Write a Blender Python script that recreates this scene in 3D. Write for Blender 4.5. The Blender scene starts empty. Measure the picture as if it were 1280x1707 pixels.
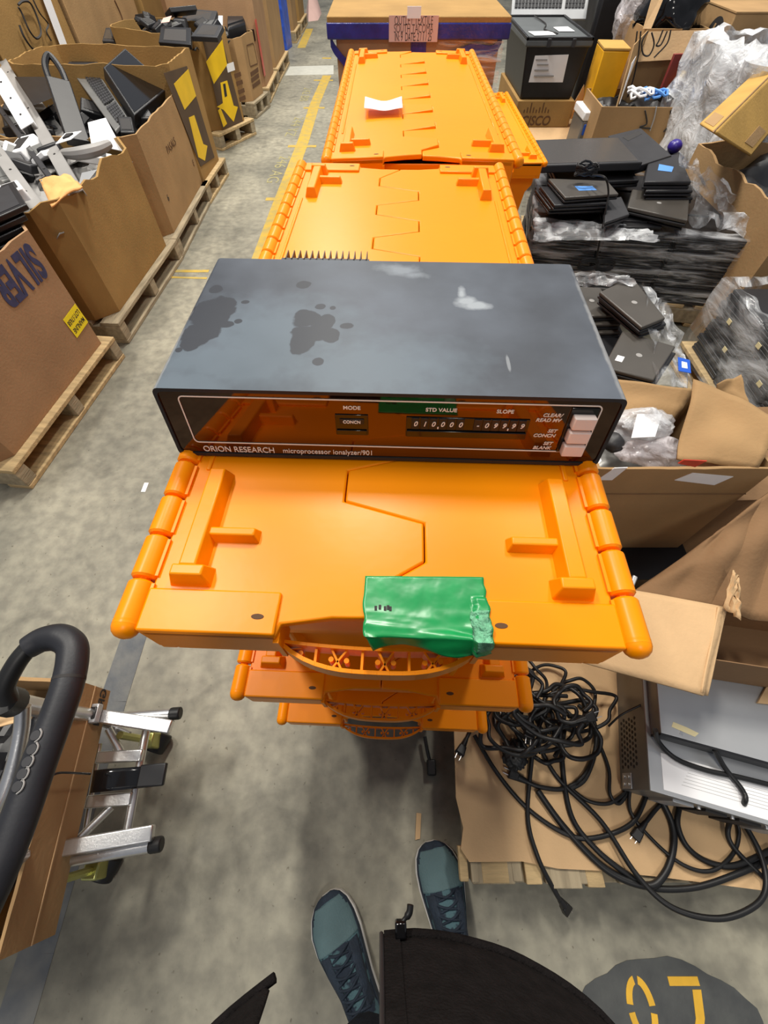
import bpy, bmesh, math, random
from mathutils import Vector, Matrix, Euler, noise
random.seed(7)
R = math.radians
scene = bpy.context.scene
col = scene.collection

# ------------------------------------------------------------------ camera, world, lamps, exposure
CAM_H, FPX, PITCH = 1.40, 690.0, R(57.0)
cam_data = bpy.data.cameras.new('camera')
cam = bpy.data.objects.new('camera', cam_data); col.objects.link(cam)
cam.location = (0, 0, CAM_H); cam.rotation_euler = (R(90) - PITCH, 0, 0)
cam_data.sensor_fit = 'VERTICAL'; cam_data.sensor_height = 24.0
cam_data.lens = 24.0 * FPX / 1707.0
cam_data.clip_start = 0.02; cam_data.clip_end = 100
scene.camera = cam

scene.view_settings.view_transform = 'Standard'
scene.view_settings.look = 'None'
scene.view_settings.gamma = 1.0
scene.view_settings.use_curve_mapping = False
scene.view_settings.exposure = 0.20

world = bpy.data.worlds.new('hall'); scene.world = world; world.use_nodes = True
world.node_tree.nodes['Background'].inputs[0].default_value = (0.86, 0.90, 1.0, 1)
world.node_tree.nodes['Background'].inputs[1].default_value = 0.25

def lamp(name, loc, sx, sy, power, colr=(1.0, 0.95, 0.86), target=None):
    l = bpy.data.lights.new(name, 'AREA'); l.shape = 'RECTANGLE'; l.size = sx; l.size_y = sy
    l.energy = power; l.color = colr
    o = bpy.data.objects.new(name, l); o.location = loc; col.objects.link(o)
    if target:
        o.rotation_euler = (Vector(target) - Vector(loc)).to_track_quat('-Z', 'Y').to_euler()
    return o
lamp('high_bay_lamp', (-2.6, 2.2, 6.2), 0.5, 1.5, 215)
lamp('high_bay_lamp', (-0.3, 4.3, 6.2), 0.5, 1.5, 300)
lamp('high_bay_lamp', (2.8, 4.5, 6.2), 0.5, 1.5, 165)
lamp('high_bay_lamp', (-1.2, 9.5, 6.2), 0.5, 1.5, 230)
lamp('high_bay_lamp', (0.2, -3.0, 6.2), 0.5, 1.5, 90)

# ------------------------------------------------------------------ helpers
cP, sP = math.cos(PITCH), math.sin(PITCH)
def ray(u, v):
    x = (u - 640) / FPX; y = -(v - 853.5) / FPX
    return Vector((x, cP + y * sP, -sP + y * cP))
def P(u, v, z=0.0):                     # pixel of the photo -> point of the place on the level z
    d = ray(u, v); t = (z - CAM_H) / d.z
    return Vector((d.x * t, d.y * t, z))
def PX(u, v, X):
    d = ray(u, v); t = X / d.x
    return Vector((X, d.y * t, CAM_H + d.z * t))
def PY(u, v, Y):
    d = ray(u, v); t = Y / d.y
    return Vector((d.x * t, Y, CAM_H + d.z * t))

def srgb(r, g, b):
    f = lambda c: (c / 255 / 12.92) if c / 255 <= .04045 else ((c / 255 + .055) / 1.055) ** 2.4
    return (f(r), f(g), f(b), 1)

def newmat(name):
    m = bpy.data.materials.new(name); m.use_nodes = True
    nt = m.node_tree; b = nt.nodes['Principled BSDF']
    return m, nt, b

def mat(name, colr, rough=.5, metal=0, noise_scale=0, noise_amt=.15, bump=0, bump_scale=60, spec=.5, alpha=1, coat=0, col2=None, stretch=None, trans=0):
    """procedural surface: base colour broken up by noise, optional bump"""
    m, nt, b = newmat(name)
    N, L = nt.nodes, nt.links
    b.inputs['Roughness'].default_value = rough
    b.inputs['Metallic'].default_value = metal
    b.inputs['Specular IOR Level'].default_value = spec
    b.inputs['Coat Weight'].default_value = coat
    b.inputs['Coat Roughness'].default_value = .08
    b.inputs['Transmission Weight'].default_value = trans
    b.inputs['Alpha'].default_value = alpha
    tc = N.new('ShaderNodeTexCoord'); src = tc.outputs['Object']
    if stretch:
        mp = N.new('ShaderNodeMapping'); mp.inputs['Scale'].default_value = stretch
        L.new(src, mp.inputs[0]); src = mp.outputs[0]
    if noise_scale:
        n = N.new('ShaderNodeTexNoise'); n.inputs['Scale'].default_value = noise_scale; n.inputs['Detail'].default_value = 6
        L.new(src, n.inputs['Vector'])
        r = N.new('ShaderNodeValToRGB')
        c2 = col2 or tuple(min(1, c * (1 + noise_amt)) for c in colr[:3]) + (1,)
        c1 = tuple(c * (1 - noise_amt) for c in colr[:3]) + (1,) if not col2 else colr
        r.color_ramp.elements[0].position = .32; r.color_ramp.elements[1].position = .68
        r.color_ramp.elements[0].color = c1; r.color_ramp.elements[1].color = c2
        L.new(n.outputs['Fac'], r.inputs[0]); L.new(r.outputs[0], b.inputs['Base Color'])
    else:
        b.inputs['Base Color'].default_value = colr
    if bump:
        n2 = N.new('ShaderNodeTexNoise'); n2.inputs['Scale'].default_value = bump_scale; n2.inputs['Detail'].default_value = 3
        L.new(src, n2.inputs['Vector'])
        bp = N.new('ShaderNodeBump'); bp.inputs['Strength'].default_value = bump; bp.inputs['Distance'].default_value = .01
        L.new(n2.outputs['Fac'], bp.inputs['Height']); L.new(bp.outputs[0], b.inputs['Normal'])
    return m

def org_of(p):
    while p is not None:
        if '_org' in p: return Vector(p['_org'])
        p = p.parent
    return Vector((0, 0, 0))

class MB:
    def __init__(s): s.v = []; s.f = []; s.mi = []
    def add(s, vs, fs, mi=0):
        o = len(s.v); s.v += [Vector(p) for p in vs]; s.f += [tuple(i + o for i in f) for f in fs]; s.mi += [mi] * len(fs); return s
    def hexa(s, p, mi=0):                # p: 4 bottom, 4 top, counter-clockwise
        return s.add(p, [(3, 2, 1, 0), (4, 5, 6, 7), (0, 1, 5, 4), (1, 2, 6, 5), (2, 3, 7, 6), (3, 0, 4, 7)], mi)
    def box(s, x0, x1, y0, y1, z0, z1, M=None, mi=0):
        p = [(x0, y0, z0), (x1, y0, z0), (x1, y1, z0), (x0, y1, z0), (x0, y0, z1), (x1, y0, z1), (x1, y1, z1), (x0, y1, z1)]
        if M: p = [M @ Vector(q) for q in p]
        return s.hexa(p, mi)
    def prism(s, poly, z0, z1, M=None, mi=0):
        n = len(poly)
        z0f = z0 if callable(z0) else (lambda x, y: z0); z1f = z1 if callable(z1) else (lambda x, y: z1)
        p = [Vector((x, y, z0f(x, y))) for x, y in poly] + [Vector((x, y, z1f(x, y))) for x, y in poly]
        if M: p = [M @ q for q in p]
        fs = [tuple(range(n - 1, -1, -1)), tuple(range(n, 2 * n))] + [(i, (i + 1) % n, n + (i + 1) % n, n + i) for i in range(n)]
        return s.add(p, fs, mi)
    def slab(s, pts, th, mi=0):          # flat polygon in space given a thickness along its normal (downwards side)
        pts = [Vector(p) for p in pts]; n = Vector((0, 0, 0))
        for i in range(len(pts)):
            n += pts[i].cross(pts[(i + 1) % len(pts)])
        n = n.normalized() * th
        k = len(pts); p = [q - n for q in pts] + pts
        return s.add(p, [tuple(range(k - 1, -1, -1)), tuple(range(k, 2 * k))] + [(i, (i + 1) % k, k + (i + 1) % k, k + i) for i in range(k)], mi)
    def tube(s, pts, r, n=8, caps=True, mi=0, closed=False):
        pts = [Vector(p) for p in pts]; m = len(pts)
        rs = r if isinstance(r, (list, tuple)) else [r] * m
        vs = []; up = None
        for i, p in enumerate(pts):
            a = pts[(i - 1) % m] if (closed or i > 0) else p; b = pts[(i + 1) % m] if (closed or i < m - 1) else p
            t = (b - a).normalized()
            if up is None: up = Vector((0, 0, 1)) if abs(t.z) < .9 else Vector((1, 0, 0))
            x = t.cross(up).normalized(); up = x.cross(t).normalized()
            for k in range(n):
                an = 2 * math.pi * k / n
                vs.append(p + (x * math.cos(an) + up * math.sin(an)) * rs[i])
        fs = []
        for i in range(m if closed else m - 1):
            j = (i + 1) % m
            for k in range(n):
                fs.append((i * n + k, i * n + (k + 1) % n, j * n + (k + 1) % n, j * n + k))
        if caps and not closed: fs += [tuple(range(n - 1, -1, -1)), tuple((m - 1) * n + k for k in range(n))]
        return s.add(vs, fs, mi)
    def grid(s, fn, nu, nv, mi=0):
        vs = [fn(i / nu, j / nv) for j in range(nv + 1) for i in range(nu + 1)]
        fs = [(j * (nu + 1) + i, j * (nu + 1) + i + 1, (j + 1) * (nu + 1) + i + 1, (j + 1) * (nu + 1) + i) for j in range(nv) for i in range(nu)]
        return s.add(vs, fs, mi)
    def ring(s, poly, z0, z1, th, mi=0):  # wall of thickness th round a polygon; z1 may be a function
        n = len(poly); cx = sum(p[0] for p in poly) / n; cy = sum(p[1] for p in poly) / n
        z1f = z1 if callable(z1) else (lambda x, y: z1)
        inn = []
        for x, y in poly:
            d = math.hypot(x - cx, y - cy); k = 1 - th * 1.2 / d; inn.append((cx + (x - cx) * k, cy + (y - cy) * k))
        p = [(x, y, z0) for x, y in poly] + [(x, y, z1f(x, y)) for x, y in poly] + [(x, y, z0) for x, y in inn] + [(x, y, z1f(a, b)) for (x, y), (a, b) in zip(inn, poly)]
        fs = []
        for i in range(n):
            j = (i + 1) % n
            fs += [(i, j, n + j, n + i), (2 * n + j, 2 * n + i, 3 * n + i, 3 * n + j), (n + i, n + j, 3 * n + j, 3 * n + i), (j, i, 2 * n + i, 2 * n + j)]
        fs.append(tuple(2 * n + i for i in range(n)))
        return s.add(p, fs, mi)
    def build(s, name, mats, parent=None, smooth=False, bevel=0, seg=2, solid=0, sub=0):
        org = org_of(parent)
        me = bpy.data.meshes.new(name); me.from_pydata([tuple(p - org) for p in s.v], [], s.f)
        for m in (mats if isinstance(mats, (list, tuple)) else [mats]): me.materials.append(m)
        for p, i in zip(me.polygons, s.mi): p.material_index = i; p.use_smooth = smooth
        bm = bmesh.new(); bm.from_mesh(me); bmesh.ops.recalc_face_normals(bm, faces=bm.faces); bm.to_mesh(me); bm.free()
        for p in me.polygons: p.use_smooth = True
        me.set_sharp_from_angle(angle=R(75 if smooth else 33))
        me.update()
        o = bpy.data.objects.new(name, me); col.objects.link(o)
        if parent is not None: o.parent = parent
        if solid:
            md = o.modifiers.new('solid', 'SOLIDIFY'); md.thickness = solid; md.offset = 0
        if sub:
            md = o.modifiers.new('sub', 'SUBSURF'); md.levels = sub; md.render_levels = sub
        if bevel:
            md = o.modifiers.new('bevel', 'BEVEL'); md.width = bevel; md.segments = seg; md.limit_method = 'ANGLE'; md.angle_limit = R(40)
            md.harden_normals = False
        return o

def catmull(pts, n=8, closed=False):
    pts = [Vector(p) for p in pts]; out = []; m = len(pts)
    for i in range(m if closed else m - 1):
        g = lambda k: pts[k % m] if closed else pts[max(0, min(m - 1, k))]
        a, b, c, d = g(i - 1), g(i), g(i + 1), g(i + 2)
        for k in range(n):
            t = k / n
            out.append(.5 * ((2 * b) + (c - a) * t + (2 * a - 5 * b + 4 * c - d) * t * t + (3 * b - a - 3 * c + d) * t ** 3))
    if not closed: out.append(pts[-1])
    return out

def tag(o, label, cat, group=None):
    o['label'] = label; o['category'] = cat
    if group: o['group'] = group
    return o
def thing(name, label, cat, loc=(0, 0, 0), rz=0, group=None, world_coords=False):
    o = bpy.data.objects.new(name, None); o.empty_display_size = .1; col.objects.link(o)
    o.location = loc; o.rotation_euler = (0, 0, rz)
    if world_coords: o['_org'] = tuple(loc)
    return tag(o, label, cat, group)
def W(name, label, cat, loc, group=None):       # a thing whose parts are given in the hall's coordinates
    return thing(name, label, cat, loc, 0, group, True)
def structure(o): o['kind'] = 'structure'; return o
def dup(root, loc=None, rot=None, label=None, group=None, scale=None):
    r = root.copy(); col.objects.link(r)
    if loc is not None: r.location = loc
    if rot is not None: r.rotation_euler = rot
    if scale is not None: r.scale = scale
    if label: r['label'] = label
    if group: r['group'] = group
    for ch in list(root.children):
        c = ch.copy(); col.objects.link(c); c.parent = r
        for g in ch.children:
            d = g.copy(); col.objects.link(d); d.parent = c
    return r
def one(mb, name, label, cat, mats, group=None, center=True, **k):   # a thing that is one mesh, its origin at its base
    c = Vector((0, 0, 0))
    for p in mb.v: c += p
    c /= len(mb.v); c.z = min(p.z for p in mb.v)
    mb.v = [p - c for p in mb.v]
    o = mb.build(name, mats, None, **k); o.location = c
    return tag(o, label, cat, group)

def text_mesh(name, body, size, material, parent, M, align='CENTER', extrude=.0004, xscale=1.0, shear=0, thick=0):
    cu = bpy.data.curves.new(name, 'FONT'); cu.body = body; cu.size = size; cu.extrude = extrude
    cu.align_x = align; cu.align_y = 'CENTER'; cu.shear = shear; cu.offset = thick
    t = bpy.data.objects.new(name, cu); col.objects.link(t)
    dg = bpy.context.evaluated_depsgraph_get()
    me = bpy.data.meshes.new_from_object(t.evaluated_get(dg))
    bpy.data.objects.remove(t); bpy.data.curves.remove(cu)
    me.name = name
    org = org_of(parent)
    me.transform(Matrix.Diagonal((xscale, 1, 1, 1))); me.transform(M); me.transform(Matrix.Translation(-org))
    me.materials.clear(); me.materials.append(material)
    o = bpy.data.objects.new(name, me); col.objects.link(o)
    if parent is not None: o.parent = parent
    return o
def frame(o, xa, ya):                            # matrix whose x runs along xa and y along ya
    x = Vector(xa).normalized(); z = x.cross(Vector(ya)).normalized(); y = z.cross(x)
    M = Matrix(((x.x, y.x, z.x, o[0]), (x.y, y.y, z.y, o[1]), (x.z, y.z, z.z, o[2]), (0, 0, 0, 1)))
    return M

# ------------------------------------------------------------------ materials
M = {}
def cardboard(name, c, amt=.10, rough=.85):
    M[name] = mat(name, srgb(*c), rough, 0, 5, amt, .12, 90, spec=.25)
cardboard('card', (164, 132, 92)); cardboard('card_warm', (156, 123, 74)); cardboard('card_light', (204, 170, 128))
cardboard('card_pink', (163, 129, 96)); cardboard('card_dark', (134, 104, 74)); cardboard('card_gold', (186, 148, 80))
M['orange'] = mat('orange_plastic', srgb(255, 146, 0), .34, 0, 3, .04, .02, 40, spec=.26)
M['orange_worn'] = mat('orange_plastic_worn', srgb(250, 150, 60), .5, 0, 8, .1)
M['black'] = mat('black_plastic', srgb(22, 22, 25), .42, 0, 20, .2)
M['charcoal'] = mat('charcoal_plastic', srgb(44, 44, 47), .5, 0, 20, .12)
M['laptop'] = mat('laptop_shell', srgb(70, 66, 61), .42, 0, 6, .12, spec=.5)
M['laptop2'] = mat('laptop_shell_dark', srgb(34, 34, 37), .4, 0, 6, .15)
M['screen'] = mat('screen_glass', srgb(70, 66, 62), .25, 0, spec=.5)
M['black_gloss'] = mat('black_gloss', srgb(12, 12, 14), .12, 0)
M['grey'] = mat('grey_plastic', srgb(150, 148, 146), .5, 0, 6, .08)
M['midgrey'] = mat('mid_grey_metal', srgb(120, 120, 118), .4, .4, 8, .1)
M['silver'] = mat('silver_paint', srgb(186, 188, 190), .38, .5, 6, .08)
M['alu'] = mat('aluminium', srgb(214, 214, 214), .3, .95, 30, .06, .03, 200)
M['steel'] = mat('zinc_steel', srgb(190, 190, 120), .35, .9, 12, .2)
M['white'] = mat('white_paper', srgb(236, 236, 238), .7, 0, 9, .03)
M['ink'] = mat('black_ink', srgb(40, 38, 38), .7)
M['inkblue'] = mat('blue_ink', srgb(58, 60, 96), .7, 0, 40, .2)
M['inkbrown'] = mat('brown_ink', srgb(96, 66, 40), .8)
M['yellow'] = mat('yellow_print', srgb(238, 196, 20), .5, 0, 9, .06)
M['ylabel'] = mat('yellow_sticker', srgb(248, 226, 10), .5)
M['brownprint'] = mat('brown_print', srgb(84, 66, 48), .8, 0, 9, .1)
M['blue'] = mat('blue_tape', srgb(40, 44, 130), .3, 0, 14, .3, .2, 60)
M['bluewrap'] = mat('blue_wrap', srgb(44, 84, 190), .3, 0, 14, .3, .4, 30)
M['bluelabel'] = mat('blue_label', srgb(90, 150, 225), .5)
M['bluecard'] = mat('blue_card', srgb(30, 90, 200), .4)
M['red'] = mat('red_tape', srgb(200, 60, 40), .4, 0, 20, .2)
M['pinkpaper'] = mat('pinkish_paper', srgb(214, 178, 168), .7, 0, 9, .05)
M['envelope'] = mat('kraft_envelope', srgb(226, 166, 100), .75, 0, 12, .1, .3, 25)
M['green'] = mat('green_tape', srgb(20, 148, 78), .3, 0, 60, .1, .12, 30, spec=.6)
M['greenworn'] = mat('green_tape_fuzz', srgb(110, 180, 140), .6, 0, 180, .35, .6, 200)
M['purple'] = mat('purple_plastic', srgb(50, 36, 130), .35)
M['rubber'] = mat('black_rubber', srgb(26, 26, 27), .45, 0, 12, .15, spec=.4)
M['foam'] = mat('black_foam_grip', srgb(36, 37, 42), .48, 0, 30, .12, .03, 250, spec=.4)
M['wood'] = mat('pallet_wood', srgb(190, 164, 120), .85, 0, 7, .25, .3, 30, stretch=(1, 6, 6))
M['wood2'] = mat('pallet_wood_grey', srgb(160, 146, 120), .85, 0, 7, .25, .3, 30, stretch=(6, 1, 6))
M['fabric'] = mat('black_fleece', srgb(24, 21, 21), .95, 0, 60, .3, .5, 300, spec=.15)
M['trouser'] = mat('dark_trouser_cloth', srgb(26, 32, 42), .9, 0, 60, .3, .4, 200, spec=.2)
M['skin'] = mat('skin', srgb(205, 160, 135), .5, 0, 20, .06)
M['hair'] = mat('brown_hair', srgb(60, 44, 32), .6, 0, 60, .3)
M['navy'] = mat('shoe_navy', srgb(36, 48, 62), .8, 0, 45, .25, .3, 200)
M['sole'] = mat('shoe_sole_white', srgb(214, 212, 206), .6)
M['teal'] = mat('shoe_teal_canvas', srgb(92, 118, 122), .8, 0, 12, .1, .3, 300)
M['camo'] = mat('shoe_camo', srgb(34, 46, 62), .8, 0, 34, 0, .3, 200, col2=srgb(76, 108, 116))
for n_ in M['camo'].node_tree.nodes:
    if n_.type == 'VALTORGB': n_.color_ramp.elements[0].position = .47; n_.color_ramp.elements[1].position = .52
M['socket'] = mat('yellowed_tape', srgb(222, 210, 165), .5)
M['button'] = mat('ivory_button', srgb(232, 214, 206), .4, coat=.2)
M['print_white'] = mat('white_print', srgb(235, 225, 215), .5)
M['worn_yellow'] = mat('worn_yellow_floor_paint', srgb(196, 160, 50), .7, 0, 14, 0, col2=srgb(164, 146, 84))
M['faint_yellow'] = mat('faded_yellow_floor_paint', srgb(160, 148, 92), .8, 0, 30, 0, col2=srgb(140, 138, 112))
M['stripe_yellow'] = mat('stencil_yellow_paint', srgb(214, 166, 46), .6, 0, 20, .1)
M['patch'] = mat('dark_floor_paint', srgb(58, 60, 61), .6, 0, 12, 0, .1, 60, col2=srgb(78, 80, 78))
M['tapeline'] = mat('dark_grey_floor_stripe', srgb(76, 82, 90), .6, 0, 10, 0, .1, 60, col2=srgb(116, 116, 112))
M['palefloor'] = mat('pale_floor_strip', srgb(186, 186, 176), .7, 0, 12, .06)

def wrap_material(name, base_alpha, stretch=(3, 3, 14), tint=(225, 228, 232)):
    m, nt, b = newmat(name); N, L = nt.nodes, nt.links
    tc = N.new('ShaderNodeTexCoord'); mp = N.new('ShaderNodeMapping'); mp.inputs['Scale'].default_value = stretch
    L.new(tc.outputs['Object'], mp.inputs[0])
    n = N.new('ShaderNodeTexNoise'); n.inputs['Scale'].default_value = 3.2; n.inputs['Detail'].default_value = 7; n.inputs['Distortion'].default_value = .6
    L.new(mp.outputs[0], n.inputs['Vector'])
    r = N.new('ShaderNodeMapRange'); r.inputs[1].default_value = .46; r.inputs[2].default_value = .66
    r.inputs[3].default_value = base_alpha; r.inputs[4].default_value = min(1, base_alpha + .55)  # denser whitish streaks paint bright highlights into the film
    L.new(n.outputs['Fac'], r.inputs[0]); L.new(r.outputs[0], b.inputs['Alpha'])
    bp = N.new('ShaderNodeBump'); bp.inputs['Strength'].default_value = 1.0; bp.inputs['Distance'].default_value = .03
    L.new(n.outputs['Fac'], bp.inputs['Height']); L.new(bp.outputs[0], b.inputs['Normal'])
    b.inputs['Base Color'].default_value = srgb(*tint); b.inputs['Roughness'].default_value = .16
    b.inputs['Specular IOR Level'].default_value = .9; b.inputs['Coat Weight'].default_value = .5
    return m
M['wrap'] = wrap_material('stretch_wrap', .03, (1.4, 1.4, 12))
M['wrapx'] = wrap_material('stretch_wrap_slanted', .05, (7, 1.2, 2))
M['wraploose'] = wrap_material('loose_stretch_wrap', .16, (4, 4, 4))
M['bubble'] = wrap_material('bubble_wrap', .5, (3.5, 3.5, 3.5), (236, 238, 242))
M['bag'] = wrap_material('clear_bag', .4, (4, 4, 4), (226, 220, 224))

# concrete floor
def concrete():
    m, nt, b = newmat('concrete'); N, L = nt.nodes, nt.links
    tc = N.new('ShaderNodeTexCoord')
    def nz(scale, det=6, dist=0):
        n = N.new('ShaderNodeTexNoise'); n.inputs['Scale'].default_value = scale; n.inputs['Detail'].default_value = det; n.inputs['Distortion'].default_value = dist
        L.new(tc.outputs['Object'], n.inputs['Vector']); return n
    def ramp(src, p0, c0, p1, c1):
        r = N.new('ShaderNodeValToRGB'); r.color_ramp.elements[0].position = p0; r.color_ramp.elements[1].position = p1
        r.color_ramp.elements[0].color = c0; r.color_ramp.elements[1].color = c1; L.new(src, r.inputs[0]); return r
    base = ramp(nz(1.6, 8, .3).outputs['Fac'], .3, srgb(110, 108, 97), .7, srgb(160, 155, 138))
    fine = ramp(nz(22, 8).outputs['Fac'], .35, (.74, .74, .74, 1), .65, (1.08, 1.08, 1.06, 1))
    dark = ramp(nz(5, 8, .8).outputs['Fac'], .28, (.62, .62, .62, 1), .44, (1, 1, 1, 1))
    spot = ramp(nz(70, 2).outputs['Fac'], .24, (.55, .52, .48, 1), .31, (1, 1, 1, 1))
    cur = base.outputs[0]
    for k in (fine, dark, spot):
        mx = N.new('ShaderNodeMix'); mx.data_type = 'RGBA'; mx.blend_type = 'MULTIPLY'; mx.inputs[0].default_value = 1
        L.new(cur, mx.inputs[6]); L.new(k.outputs[0], mx.inputs[7]); cur = mx.outputs[2]
    L.new(cur, b.inputs['Base Color'])
    rr = N.new('ShaderNodeMapRange'); rr.inputs[3].default_value = .42; rr.inputs[4].default_value = .75
    L.new(nz(3).outputs['Fac'], rr.inputs[0]); L.new(rr.outputs[0], b.inputs['Roughness'])
    bp = N.new('ShaderNodeBump'); bp.inputs['Strength'].default_value = .15; bp.inputs['Distance'].default_value = .004
    L.new(nz(60, 4).outputs['Fac'], bp.inputs['Height']); L.new(bp.outputs[0], b.inputs['Normal'])
    return m
M['concrete'] = concrete()

# painted metal top of the analyser with its stains
def stained_metal():
    m, nt, b = newmat('painted_metal_stained'); N, L = nt.nodes, nt.links
    tc = N.new('ShaderNodeTexCoord')
    n1 = N.new('ShaderNodeTexNoise'); n1.inputs['Scale'].default_value = 9; n1.inputs['Detail'].default_value = 8; L.new(tc.outputs['Object'], n1.inputs['Vector'])
    r1 = N.new('ShaderNodeValToRGB'); r1.color_ramp.elements[0].position = .35; r1.color_ramp.elements[1].position = .72
    r1.color_ramp.elements[0].color = srgb(58, 63, 72); r1.color_ramp.elements[1].color = srgb(88, 95, 106); L.new(n1.outputs['Fac'], r1.inputs[0])
    nd = N.new('ShaderNodeTexNoise'); nd.inputs['Scale'].default_value = 55; nd.inputs['Detail'].default_value = 5; L.new(tc.outputs['Object'], nd.inputs['Vector'])
    def mask(blobs, amt, soft):
        cur = None
        for (x, y, rx, ry) in blobs:
            mp = N.new('ShaderNodeMapping'); mp.vector_type = 'POINT'
            mp.inputs['Location'].default_value = (-x / rx, -y / ry, 0); mp.inputs['Scale'].default_value = (1 / rx, 1 / ry, 0)
            L.new(tc.outputs['Object'], mp.inputs[0])
            ln = N.new('ShaderNodeVectorMath'); ln.operation = 'LENGTH'; L.new(mp.outputs[0], ln.inputs[0])
            if cur is None: cur = ln.outputs['Value']
            else:
                mn = N.new('ShaderNodeMath'); mn.operation = 'MINIMUM'; L.new(cur, mn.inputs[0]); L.new(ln.outputs['Value'], mn.inputs[1]); cur = mn.outputs[0]
        ad = N.new('ShaderNodeMath'); ad.operation = 'MULTIPLY_ADD'; L.new(nd.outputs['Fac'], ad.inputs[0]); ad.inputs[1].default_value = amt; L.new(cur, ad.inputs[2])
        r = N.new('ShaderNodeMapRange'); r.inputs[1].default_value = 1 + amt * .5 - soft; r.inputs[2].default_value = 1 + amt * .5 + soft; r.inputs[3].default_value = 1; r.inputs[4].default_value = 0
        L.new(ad.outputs[0], r.inputs[0]); return r.outputs[0]
    def mix(cur, msk, c, k=1.0):
        mm = N.new('ShaderNodeMath'); mm.operation = 'MULTIPLY'; mm.inputs[1].default_value = k; L.new(msk, mm.inputs[0])
        mx = N.new('ShaderNodeMix'); mx.data_type = 'RGBA'; L.new(mm.outputs[0], mx.inputs[0]); L.new(cur, mx.inputs[6]); mx.inputs[7].default_value = c; return mx.outputs[2]
    cur = r1.outputs[0]
    cur = mix(cur, mask([(-.15, .055, .10, .04), (-.12, .10, .09, .06), (-.02, .05, .09, .05), (-.19, .02, .05, .03)], 1.0, .5), srgb(104, 119, 130), .55)      # dusty pale bloom
    cur = mix(cur, mask(STAINS, 1.1, .06), srgb(43, 46, 54), .95)                                             # dark liquid stains
    cur = mix(cur, mask([(.096, .162, .015, .007), (.084, .170, .010, .008), (.080, .186, .004, .010)], 2.2, .5), srgb(160, 166, 172), .85)  # scrape
    cur = mix(cur, mask([(.012, .235, .020, .010), (.028, .225, .012, .006)], 2.6, .7), srgb(140, 148, 156), .6)
    cur = mix(cur, mask([(.118, .063, .0018, .012)], .9, .2), srgb(150, 154, 158), .6)
    cur = mix(cur, mask([(.2185, .1, .003, .12), (-.2195, .05, .002, .07)], 1.5, .4), srgb(150, 150, 150), .7)                    # rubbed edge
    L.new(cur, b.inputs['Base Color']); b.inputs['Specular IOR Level'].default_value = .35
    rr = N.new('ShaderNodeMapRange'); rr.inputs[3].default_value = .42; rr.inputs[4].default_value = .62; L.new(n1.outputs['Fac'], rr.inputs[0]); L.new(rr.outputs[0], b.inputs['Roughness'])
    return m
def top_local(u, v):                               # analyser top: pixel -> its own x, y
    p = P(u, v, 1.1345); x, y = p.x - .0025, p.y - .287; a = R(2.0)
    return x * math.cos(a) - y * math.sin(a), x * math.sin(a) + y * math.cos(a)
STAINS = []
for (u, v, ru, rv) in [(352, 528, 34, 24), (335, 560, 28, 22), (322, 575, 16, 14), (372, 512, 20, 12), (380, 545, 12, 5), (398, 540, 6, 4), (362, 486, 10, 6), (507, 479, 12, 6), (512, 536, 24, 14), (545, 540, 14, 12),
                       (505, 575, 22, 18), (520, 560, 30, 14), (552, 563, 16, 11), (578, 548, 12, 6), (531, 607, 9, 6), (534, 516, 9, 5), (555, 518, 5, 3), (300, 588, 6, 4), (410, 508, 6, 3)]:
    a, b_ = top_local(u, v), top_local(u + ru, v); c_ = top_local(u, v - rv)
    STAINS.append((a[0], a[1], abs(b_[0] - a[0]) * 1.05, abs(c_[1] - a[1]) * 1.05))
M['case'] = stained_metal()
M['case_side'] = mat('black_crinkle_paint', srgb(30, 31, 34), .5, 0, 20, .15)
def acrylic():
    m, nt, b = newmat('smoked_acrylic')
    b.inputs['Base Color'].default_value = srgb(22, 10, 5); b.inputs['Roughness'].default_value = .04
    b.inputs['Specular IOR Level'].default_value = .8; b.inputs['IOR'].default_value = 1.62
    b.inputs['Specular Tint'].default_value = (1.0, .62, .42, 1)
    return m
M['acrylic'] = acrylic()

# ------------------------------------------------------------------ the floor and what is painted on it
fl = MB().box(-14, 14, -4, 30, -.1, 0); structure(fl.build('floor', M['concrete']))

def paint_poly(pts, z, name, label, cat, material, group=None):
    mb = MB().prism([(p[0], p[1]) for p in pts], 0, z)
    return one(mb, name, label, cat, material, group)
def band(a, b, w):
    d = (b - a).normalized(); n = Vector((-d.y, d.x, 0)) * w / 2
    return [a - n, b - n, b + n, a + n]
# faded yellow aisle line with its cross ticks: one painted marking
mb = MB()
line = [P(545, 126), P(525, 173), P(506, 234), P(464, 345), P(430, 440)]
for a, b in zip(line, line[1:]): mb.prism([(p.x, p.y) for p in band(a, b, .11)], 0, .0012)
for (u0, v0, u1, v1) in [(523, 134, 555, 134), (506, 180, 541, 180), (480, 244, 527, 244), (443, 332, 500, 332)]:
    mb.prism([(p.x, p.y) for p in band(P(u0, v0), P(u1, v1), .055)], 0, .0016)
one(mb, 'aisle_line', 'worn yellow aisle line with cross ticks running beside the orange totes', 'floor marking', M['worn_yellow'])
mb = MB()
mb.prism([(p.x, p.y) for p in band(P(537, 97), P(552, 97), .07)], 0, .0012)
mb.prism([(p.x, p.y) for p in band(P(516, 48), P(502, 80), .12)], 0, .0012)
one(mb, 'aisle_line', 'scuffed yellow line on the far side of the pale floor strip', 'floor marking', M['worn_yellow'])
mb = MB().prism([(p.x, p.y) for p in [P(475, 126), P(556, 124), P(556, 109), P(483, 111)]], 0, .0014)
one(mb, 'floor_strip', 'pale white strip painted across the far aisle floor', 'floor marking', M['palefloor'])
mb = MB()
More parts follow.
